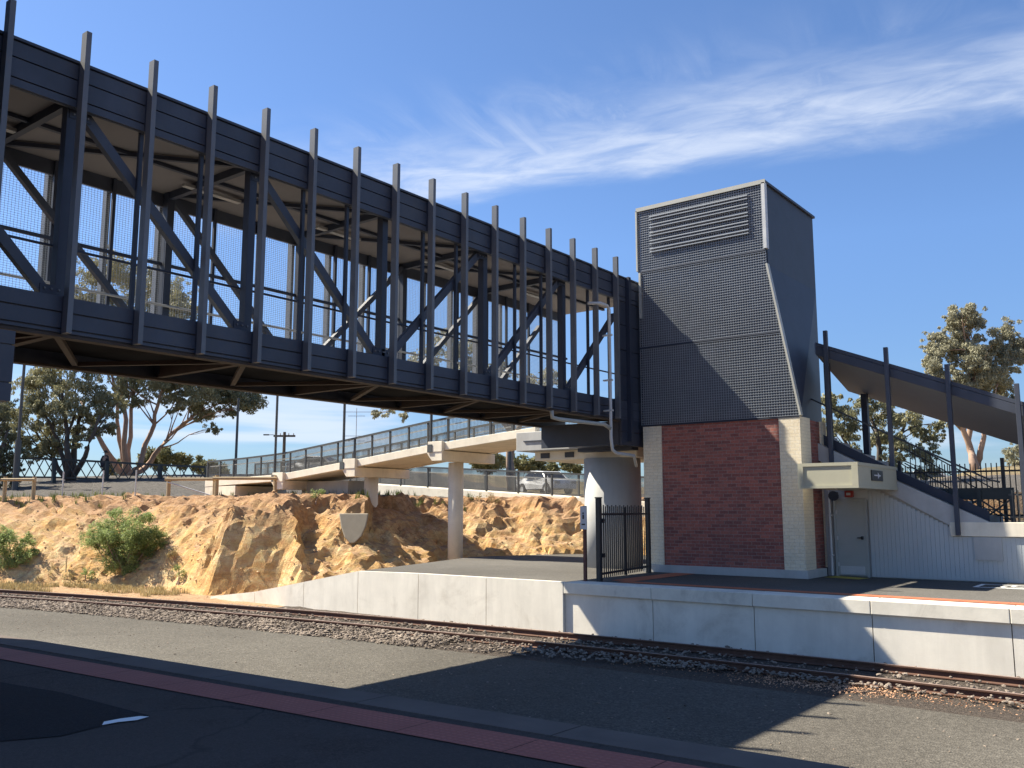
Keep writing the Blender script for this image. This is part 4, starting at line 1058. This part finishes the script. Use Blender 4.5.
def shrub(name,label,base_px,D,clumps,mat,seed,size,dens,group=None,spread=.7,stem=True,cat='shrub',zoff=0):
    rnd=random.Random(seed); k=D/FPX; b=at_depth(base_px[0],base_px[1],D); z=gz(b.x,b.y); b.z=z if stem else b.z
    t=thing(name,label,cat,(b.x,b.y,b.z),group); lm=MB(); sm=MB()
    for x,y,r in clumps:
        R_=r*k; c=at_depth(x,y,D+rnd.uniform(-1,1)*spread*R_)
        limb(sm,b+Vector((rnd.uniform(-.1,.1),rnd.uniform(-.1,.1),-.1)),c,.03+R_*.02,.008,rnd,.08,4,5)
        for q in range(14):
            v=Vector((rnd.gauss(0,1),rnd.gauss(0,1),rnd.gauss(0,1))).normalized()*R_*rnd.uniform(.2,1.15)
            leaves(lm,c+v,R_*rnd.uniform(.25,.5),int(dens*(R_/.5)**1.6)+10,size,rnd,-.35,.9)
    sm.build('stems',M['bark'],t); lm.build('foliage',mat,t,fix=False); return t
shrub('shrub','big round green shrub growing on the orange rock slope',(126,570),hit(126,562)-.15,
 [(105,535,13),(120,525,14),(138,524,13),(152,535,11),(95,545,11),(112,548,15),(132,545,16),(150,552,10),(120,562,13),(138,562,11),(165,545,6),(90,535,7),(145,518,7),(115,514,6),(128,574,8),(122,540,16),(140,538,14),(108,538,13),(130,552,16),(118,558,12),(148,545,12),(100,528,8),(158,538,8)],M['leafgreen'],31,.07,120)
shrub('shrub','green shrub on the rock slope cut by the left edge',(8,572),hit(8,562)-.1,
 [(0,540,13),(15,545,12),(28,540,8),(5,558,13),(22,558,10),(-12,550,14),(10,535,9),(35,552,5)],M['leafgreen'],32,.07,120)
for i,(bp,D,cl,lab) in enumerate([((180,580),33.5,[(178,568,4),(182,573,4)],'tiny green weed at the foot of the smooth rock cut'),
  ((88,578),36,[(85,572,5),(92,575,5)],'low green weed left of the big round shrub'),((316,500),34,[(314,494,5),(320,492,4)],'small thin weed at the rock edge under the ramp'),
  ((488,502),35,[(480,499,5),(492,497,6),(498,501,4)],'straggly dry weed at the foot of the lower ramp wall'),((175,556),34.5,[(174,552,4),(170,556,3)],'yellowish weed right of the big round shrub')]):
    shrub('weed',lab,bp,hit(*bp,20,40)-.1,cl,M['leafgreen'] if i in (0,1,2) else M['drygrass'],40+i,.07,10,cat='weed')
for i,(bp,D,cl,lab) in enumerate([((180,482),76,[(150,462,11),(165,458,10),(180,462,9)],'rounded green bush behind lattice fence right of the big gum'),
  ((115,482),74,[(112,468,9),(122,464,8)],'dark green bush behind lattice fence left of the big gum trunk'),
  ((205,482),78,[(196,466,8),(208,468,8),(220,472,7)],'small olive bush behind fence beside the ramp end'),
  ((490,480),72,[(478,458,10),(492,462,9),(484,468,9)],'green treetop under the ramp between the round columns'),
  ((520,480),78,[(512,462,8),(526,466,9),(538,462,8)],'brownish bush behind the lower ramp railing'),
  ((560,482),80,[(552,468,8),(566,465,8),(576,470,6)],'olive bush beside the big round column'),((402,482),80,[(394,470,6),(404,472,5)],'small dark bush seen under the ramp slab')]):
    shrub('bush',lab,bp,D,cl,M['leaffar'],50+i,.26,70,cat='bush')

# ------------------------------------------------------------------ fences and barriers on the upper ground
lf=thing('lattice_fence','dark green lattice fence along the top of the rise under the gum trees','fence',tuple(at_depth(107,481,55)))
fp=[(-46,457,478),(4,458,478.5),(54,459,479),(107,462,481),(160,465,482.5),(207,467,484)]
P3=[(at_depth(x,a,55),at_depth(x,b,55)) for x,a,b in fp]
for tp_,bt in P3:
    MB().bar(bt-Vector((0,0,.45)),tp_+Vector((0,0,.06)),.2,.2,(0,1,0)).build('fence_post',M['darkgreen'],lf)
for (t0,b0),(t1,b1) in zip(P3[:-1],P3[1:]):
    mb=MB(); mb.bar(t0,t1,.08,.12); lo0,lo1=b0+Vector((0,0,.1)),b1+Vector((0,0,.1)); mb.bar(lo0,lo1,.08,.1); mb.build('fence_rail',M['darkgreen'],lf)
    mb=MB(); n=5
    for i in range(n):
        a,c=i/n,(i+1)/n
        mb.bar(lo0.lerp(lo1,a),t0.lerp(t1,c),.04,.05); mb.bar(t0.lerp(t1,a)+Vector((.0,.045,0)),lo0.lerp(lo1,c)+Vector((.0,.045,0)),.04,.05)
    mb.build('lattice',M['darkgreen'],lf)
def barrier(pxs,D,label,diag=False,h=.95):
    D=hit(sum(pxs)/len(pxs),499)+(1.3 if pxs[0]>100 else -.1); P=[at_depth(x,499,D) for x in pxs]
    t=thing('timber_barrier',label,'barrier',tuple(P[0]),'timber barriers on the crest')
    for p in P: MB().tube([p-Vector((0,0,.12)),p+Vector((0,0,h))],[.085,.08],10).build('post',M['timber'],t)
    for a,b in zip(P[:-1],P[1:]):
        d=(b-a).normalized(); MB().tube([a+Vector((0,0,h-.13))-d*.1+Vector((.05,-.1,0)),b+Vector((0,0,h-.13))+d*.1+Vector((.05,-.1,0))],.065,10).build('rail',M['timber'],t)
    if diag: MB().tube([P[0]+Vector((.05,-.1,h-.25)),P[1]+Vector((.05,-.1,.12))],.03,8).build('brace',M['galv'],t)
barrier([168,214],36.5,'short timber post and rail barrier with thin diagonal brace',True)
barrier([216,275],35.5,'timber barrier whose rail runs in front of the ramp end')
barrier([4,33],37.5,'short timber barrier on the crest near the left edge')
for x,wh in ((62,'nearest the left edge'),(102,'in front of the dark figure'),(135,'in front of the big gum trunk')):
    p=at_depth(x,497,hit(x,497)); z=gz(p.x,p.y)
    o=MB().tube([(p.x,p.y,z-.1),(p.x,p.y,z+1.05)],.03,8).build('fence_picket',M['galv'],origin=(p.x,p.y,z)); tag(o,'thin pale metal post on the crest '+wh,'post','thin posts on the crest')
p=at_depth(65,583,34.5); z=gz(p.x,p.y); o=MB().bar((p.x,p.y,z-.1),(p.x,p.y,z+.62),.05,.03,(0,1,0)).build('marker_peg',M['timber'],origin=(p.x,p.y,z)); tag(o,'short pale timber marker peg beside the track','peg')
# right-hand fences on the ground behind the stair wall
pf_=thing('picket_fence','black steel picket fence on the upper ground behind the stair','fence',(-2,24.9,1.3))
mb=MB(); Xp=[-6.4+2.4*i for i in range(9)]
for x in Xp: MB().box(x-.04,x+.04,24.86,24.94,1.2,2.92).build('fence_post',M['black'],pf_)
for a,b in zip(Xp[:-1],Xp[1:]):
    mb=MB()
    for z in (1.5,2.58): mb.box(a+.041,b-.041,24.88,24.92,z,z+.045)
    x=a+.15
    while x<b-.08:
        mb.box(x-.0115,x+.0115,24.855,24.878,1.36,2.80); x+=.118
    mb.build('picket_panel',M['black'],pf_)
bf=thing('braced_fence','low dark fence with deep top board and crossed braces behind the stair foot','fence',(-4.5,24.3,1.35))
MB().box(-6.2,-3.7,24.28,24.34,1.90,2.18).build('top_board',M['darkgreen'],bf)
for x in (-6.15,-5.2,-4.45,-3.75): MB().box(x-.05,x+.05,24.22,24.278,1.30,2.14).build('fence_post',M['darkgreen'],bf)
for a,b in ((-5.15,-4.5),(-4.4,-3.8)):
    MB().bar((a,24.25,1.42),(b,24.25,1.88),.03,.04).bar((a,24.215,1.88),(b,24.215,1.42),.03,.04).bar((a,24.25,1.66),(b,24.25,1.66),.03,.03).build('cross_brace',M['darkgreen'],bf)
nf=thing('picket_fence','lower grey picket fence on concrete band at the right edge','fence',(-3,23.5,1.37))
x=-3.62; mb=MB()
while x<8: MB; mb.box(x-.011,x+.011,23.47,23.49,1.37,2.1); x+=.12
mb.box(-3.7,8,23.491,23.52,1.98,2.02); mb.box(-3.7,8,23.491,23.52,1.47,1.51); mb.build('picket_panel',M['railgrey'],nf)

# ------------------------------------------------------------------ poles
def pole(name,label,px,py0,D,top_z,r,mat,cat='pole',parts=None,group=None):
    p=at_depth(px,py0,D); z=gz(p.x,p.y); t=thing(name,label,cat,(p.x,p.y,z),group)
    MB().tube([(p.x,p.y,z-.3),(p.x,p.y,top_z)],[r,r*.8],10).build('shaft',mat,t)
    if parts: parts(t,p,z)
    return t
def z_at(px,py,D): return at_depth(px,py,D).z
def lp(t,p,z):
    MB().tube([(p.x,p.y,z-.1),(p.x,p.y,z_at(16,440,50))],.17,10).build('base_shroud',M['railgrey'],t)
    MB().tube([(p.x,p.y,9.6),(p.x-.5,p.y+.3,10.0),(p.x-1.5,p.y+.9,10.15)],.05,8).build('arm',M['galv'],t); MB().box(p.x-2.1,p.x-1.4,p.y+.75,p.y+1.05,10.1,10.22).build('lamp_head',M['lamp'],t)
pole('street_lamp','tall grey lamp post with thicker base at far left behind the crest',16,474,50,9.8,.10,M['railgrey'],'street lamp',lp)
pole('slim_post','thin dark post rising behind the left end of the ramp',235,480,58,z_at(236,398,58),.09,M['railgrey'])
def ut(t,p,z):
    zt=z_at(283,436,75); c,s=math.cos(YAW),math.sin(YAW); a=Vector((c,s,0))
    q=Vector((p.x,p.y,zt)); MB().bar(q-a*.9,q+a*.9,.12,.16).build('cross_arm',M['barkdark'],t)
    for k in (-.75,-.35,.35,.75): MB().tube([q+a*k+Vector((0,0,.08)),q+a*k+Vector((0,0,.24))],.045,8).build('insulator',M['galv'],t)
    MB().tube([q+Vector((0,0,-.05)),q-a*1.0+Vector((0,0,.1)),q-a*1.4+Vector((0,0,.1))],.03,6).build('lamp_arm',M['railgrey'],t)
    MB().bar(q-a*1.75+Vector((0,0,.1)),q-a*1.3+Vector((0,0,.1)),.16,.1).build('lamp_head',M['railgrey'],t)
pole('utility_pole','timber utility pole with cross arm and small lamp beyond the ramp',283,478,75,z_at(283,432,75),.15,M['barkdark'],'utility pole',ut)
def an(t,p,z):
    c,s=math.cos(YAW),math.sin(YAW); a=Vector((c,s,0)); q=Vector((p.x,p.y,0))
    for y,l in ((412,.9),(416,.55),(436,.7),(441,.5)):
        zz=z_at(355,y,58); MB().bar(q+Vector((0,0,zz))-a*l,q+Vector((0,0,zz))+a*l,.03,.03).build('aerial_bar',M['galv'],t)
pole('antenna','thin rooftop style aerial mast with cross bars above the ramp railing',355,480,58,z_at(355,408,58),.03,M['galv'],'antenna',an)
pole('slim_post','grey post under the ramp beside the green treetop',510,490,44,z_at(510,448,44),.09,M['railgrey'])

# ------------------------------------------------------------------ cars
def car(label,px,py,D,heading,paint,scale=1.0):
    p=at_depth(px,py,D); z=gz(p.x,p.y); t=thing('parked_car',label,'car',(0,0,0))
    def B(mb,n,m,**k):
        o=mb.build(n,m,t,**k); return o
    prof=[(-2.15,.32),(-2.18,.62),(-2.05,.86),(-1.35,.93),(-.7,1.40),(.65,1.46),(1.45,1.02),(2.1,.95),(2.18,.6),(2.15,.32),(1.75,.30),(1.62,.55),(1.4,.66),(1.15,.66),(.95,.52),(.85,.30),(-.95,.30),(-1.05,.52),(-1.25,.66),(-1.5,.66),(-1.7,.52),(-1.8,.30)]
    mb=MB(); mb.prism(prof,'y',-.86,.86)
    for i,v in enumerate(mb.v):
        if v[2]>1.0: mb.v[i]=(v[0],v[1]*.80,v[2])
    B(mb,'body',paint,bevel=.04)
    for y in (-.79,.79):
        s=1 if y>0 else -1
        for w in ([(-1.2,.97),(-.68,1.33),(-.05,1.37),(-.05,.99)],[(.03,.99),(.03,1.37),(.6,1.38),(1.22,1.03)]):
            mb=MB(); mb.quad(*[(x_,s*(.865-.165*(z_-.95)/.5),z_) for x_,z_ in w]); B(mb,'window',M['glass'],fix=False)
    mb=MB(); mb.quad((-1.34,-.62,.97),(-1.34,.62,.97),(-.76,.58,1.375),(-.76,-.58,1.375)); B(mb,'windscreen',M['glass'],fix=False)
    mb=MB(); mb.quad((1.44,-.62,1.06),(1.44,.62,1.06),(.72,.58,1.435),(.72,-.58,1.435)); B(mb,'rear_window',M['glass'],fix=False)
    for x in (-1.38,1.28):
        for y in (-.78,.78):
            w=B(MB().tube([(x,y-.1,.31),(x,y+.1,.31)],.31,16),'wheel',M['tyre']); 
            r_=MB().tube([(x,y-.11,.31),(x,y+.11,.31)],.19,12).build('rim',M['galv'],None,origin=(0,0,0)); r_.parent=w
    for y in (-.6,.6):
        B(MB().box(2.13,2.2,y-.17,y+.17,.68,.86),'tail_light',M['redpaint']); B(MB().box(-2.2,-2.1,y-.18,y+.18,.62,.78),'headlight',M['lamp'])
    t.location=(p.x,p.y,z+.0); t.rotation_euler=(0,0,heading); t.scale=(scale,)*3
    return t
pw=noisy('car_white',(.75,.75,.74),2,.03,.3,0); pb=noisy('car_blue',(.03,.05,.12),2,.05,.25,0); ps=noisy('car_silver',(.45,.46,.47),2,.04,.3,0)
car('white car with red tail lights parked behind the lower ramp railing',545,492,56,R(160),pw)
car('dark blue car parked behind the picket fence right of the forked gum',1000,478,80,R(20),pb)
car('white car parked behind the picket fence left of the forked gum',925,480,58,R(15),pw)
car('silver car parked beyond the lower end of the ramp',318,482,66,R(200),ps)

# ------------------------------------------------------------------ the walker behind the lattice fence
def person():
    p=at_depth(103,487,56.5); z=gz(p.x,p.y); yaw=R(100)
    J={'pelvis':(0,0,.95),'chest':(0.02,0,1.25),'neck':(.03,0,1.48),'head':(.06,0,1.60),'crown':(.05,0,1.72),
       'hl':(0,.09,.92),'kl':(.12,.09,.50),'al':(.02,.09,.09),'tl':(.18,.09,.03),'hr':(0,-.09,.92),'kr':(.02,-.09,.50),'ar':(-.2,-.09,.12),'tr':(-.05,-.09,.04),
       'sl':(.02,.19,1.40),'el':(-.08,.24,1.12),'wl':(.04,.24,.90),'gl':(.08,.23,.82),'sr':(.02,-.19,1.40),'er':(.06,-.24,1.12),'wr':(.22,-.22,.95),'gr':(.28,-.21,.90)}
    rad={'pelvis':.15,'chest':.16,'neck':.06,'head':.10,'crown':.075,'hl':.10,'kl':.065,'al':.045,'tl':.035,'hr':.10,'kr':.065,'ar':.045,'tr':.035,'sl':.075,'el':.05,'wl':.035,'gl':.035,'sr':.075,'er':.05,'wr':.035,'gr':.035}
    E=[('pelvis','chest'),('chest','neck'),('neck','head'),('head','crown'),('pelvis','hl'),('hl','kl'),('kl','al'),('al','tl'),('pelvis','hr'),('hr','kr'),('kr','ar'),('ar','tr'),('chest','sl'),('sl','el'),('el','wl'),('wl','gl'),('chest','sr'),('sr','er'),('er','wr'),('wr','gr')]
    def skin(name,keys,mat,grow,parent=None):
        ks=[k for k in J if k in keys]; idx={k:i for i,k in enumerate(ks)}
        me=bpy.data.meshes.new(name); me.from_pydata([J[k] for k in ks],[(idx[a],idx[b]) for a,b in E if a in idx and b in idx],[])
        me.materials.append(mat); o=bpy.data.objects.new(name,me); COL.objects.link(o)
        me.skin_vertices.new() if hasattr(me.skin_vertices,'new') and not me.skin_vertices else None
        md=o.modifiers.new('skin','SKIN'); sv=me.skin_vertices[0].data
        for k in ks: r=rad[k]+grow; sv[idx[k]].radius=(r,r)
        sv[idx[ks[0]]].use_root=True
        s2=o.modifiers.new('sub','SUBSURF'); s2.levels=1; s2.render_levels=2
        if parent: o.parent=parent
        return o
    b=skin('person',list(J),M['skin'],0); b.location=(p.x,p.y,z); b.rotation_euler=(0,0,yaw)
    tag(b,'person in dark clothes and brimmed hat walking behind the lattice fence','person')
    skin('jacket',['pelvis','chest','neck','sl','el','wl','sr','er','wr'],M['cloth'],.022,b)
    skin('trousers',['pelvis','hl','kl','al','hr','kr','ar'],M['trouser'],.022,b)
    h=MB().tube([(.05,0,1.66),(.05,0,1.675)],[.19,.18],14).tube([(.05,0,1.676),(.05,0,1.79)],[.115,.09],14).build('hat',M['hat'],None,origin=(0,0,0)); h.parent=b
person()

# ------------------------------------------------------------------ concrete plug in the rock face
dpl=hit(352,530)-.32; k=dpl/FPX; rgt=Vector((math.cos(YAW),math.sin(YAW),0)); c=at_depth(352,530,dpl); fwd=Vector((-math.sin(YAW),math.cos(YAW),0))
out=[(-15,16.5),(15,16.5),(13.5,4),(10,-6),(4,-12.5),(-1,-13),(-7,-7),(-11.5,3)]
mb=MB(); lean=.45
F=[c+rgt*(x*k)+Vector((0,0,y*k))+fwd*(y*k*lean) for x,y in out]; B_=[c+(p-c)*.45+fwd*1.6-Vector((0,0,.1)) for p in F]
n=len(F); mb.v=[tuple(p) for p in F+B_]; mb.f=[tuple(range(n)),tuple(range(2*n-1,n-1,-1))]+[(i,n+i,n+(i+1)%n,(i+1)%n) for i in range(n)]; mb.m=[0]*(n+2)
o=mb.build('concrete_plug',M['shotcrete'],origin=tuple(c),bevel=.04); tag(o,'pale tapered concrete plug set in the orange rock face below the ramp','concrete plug')
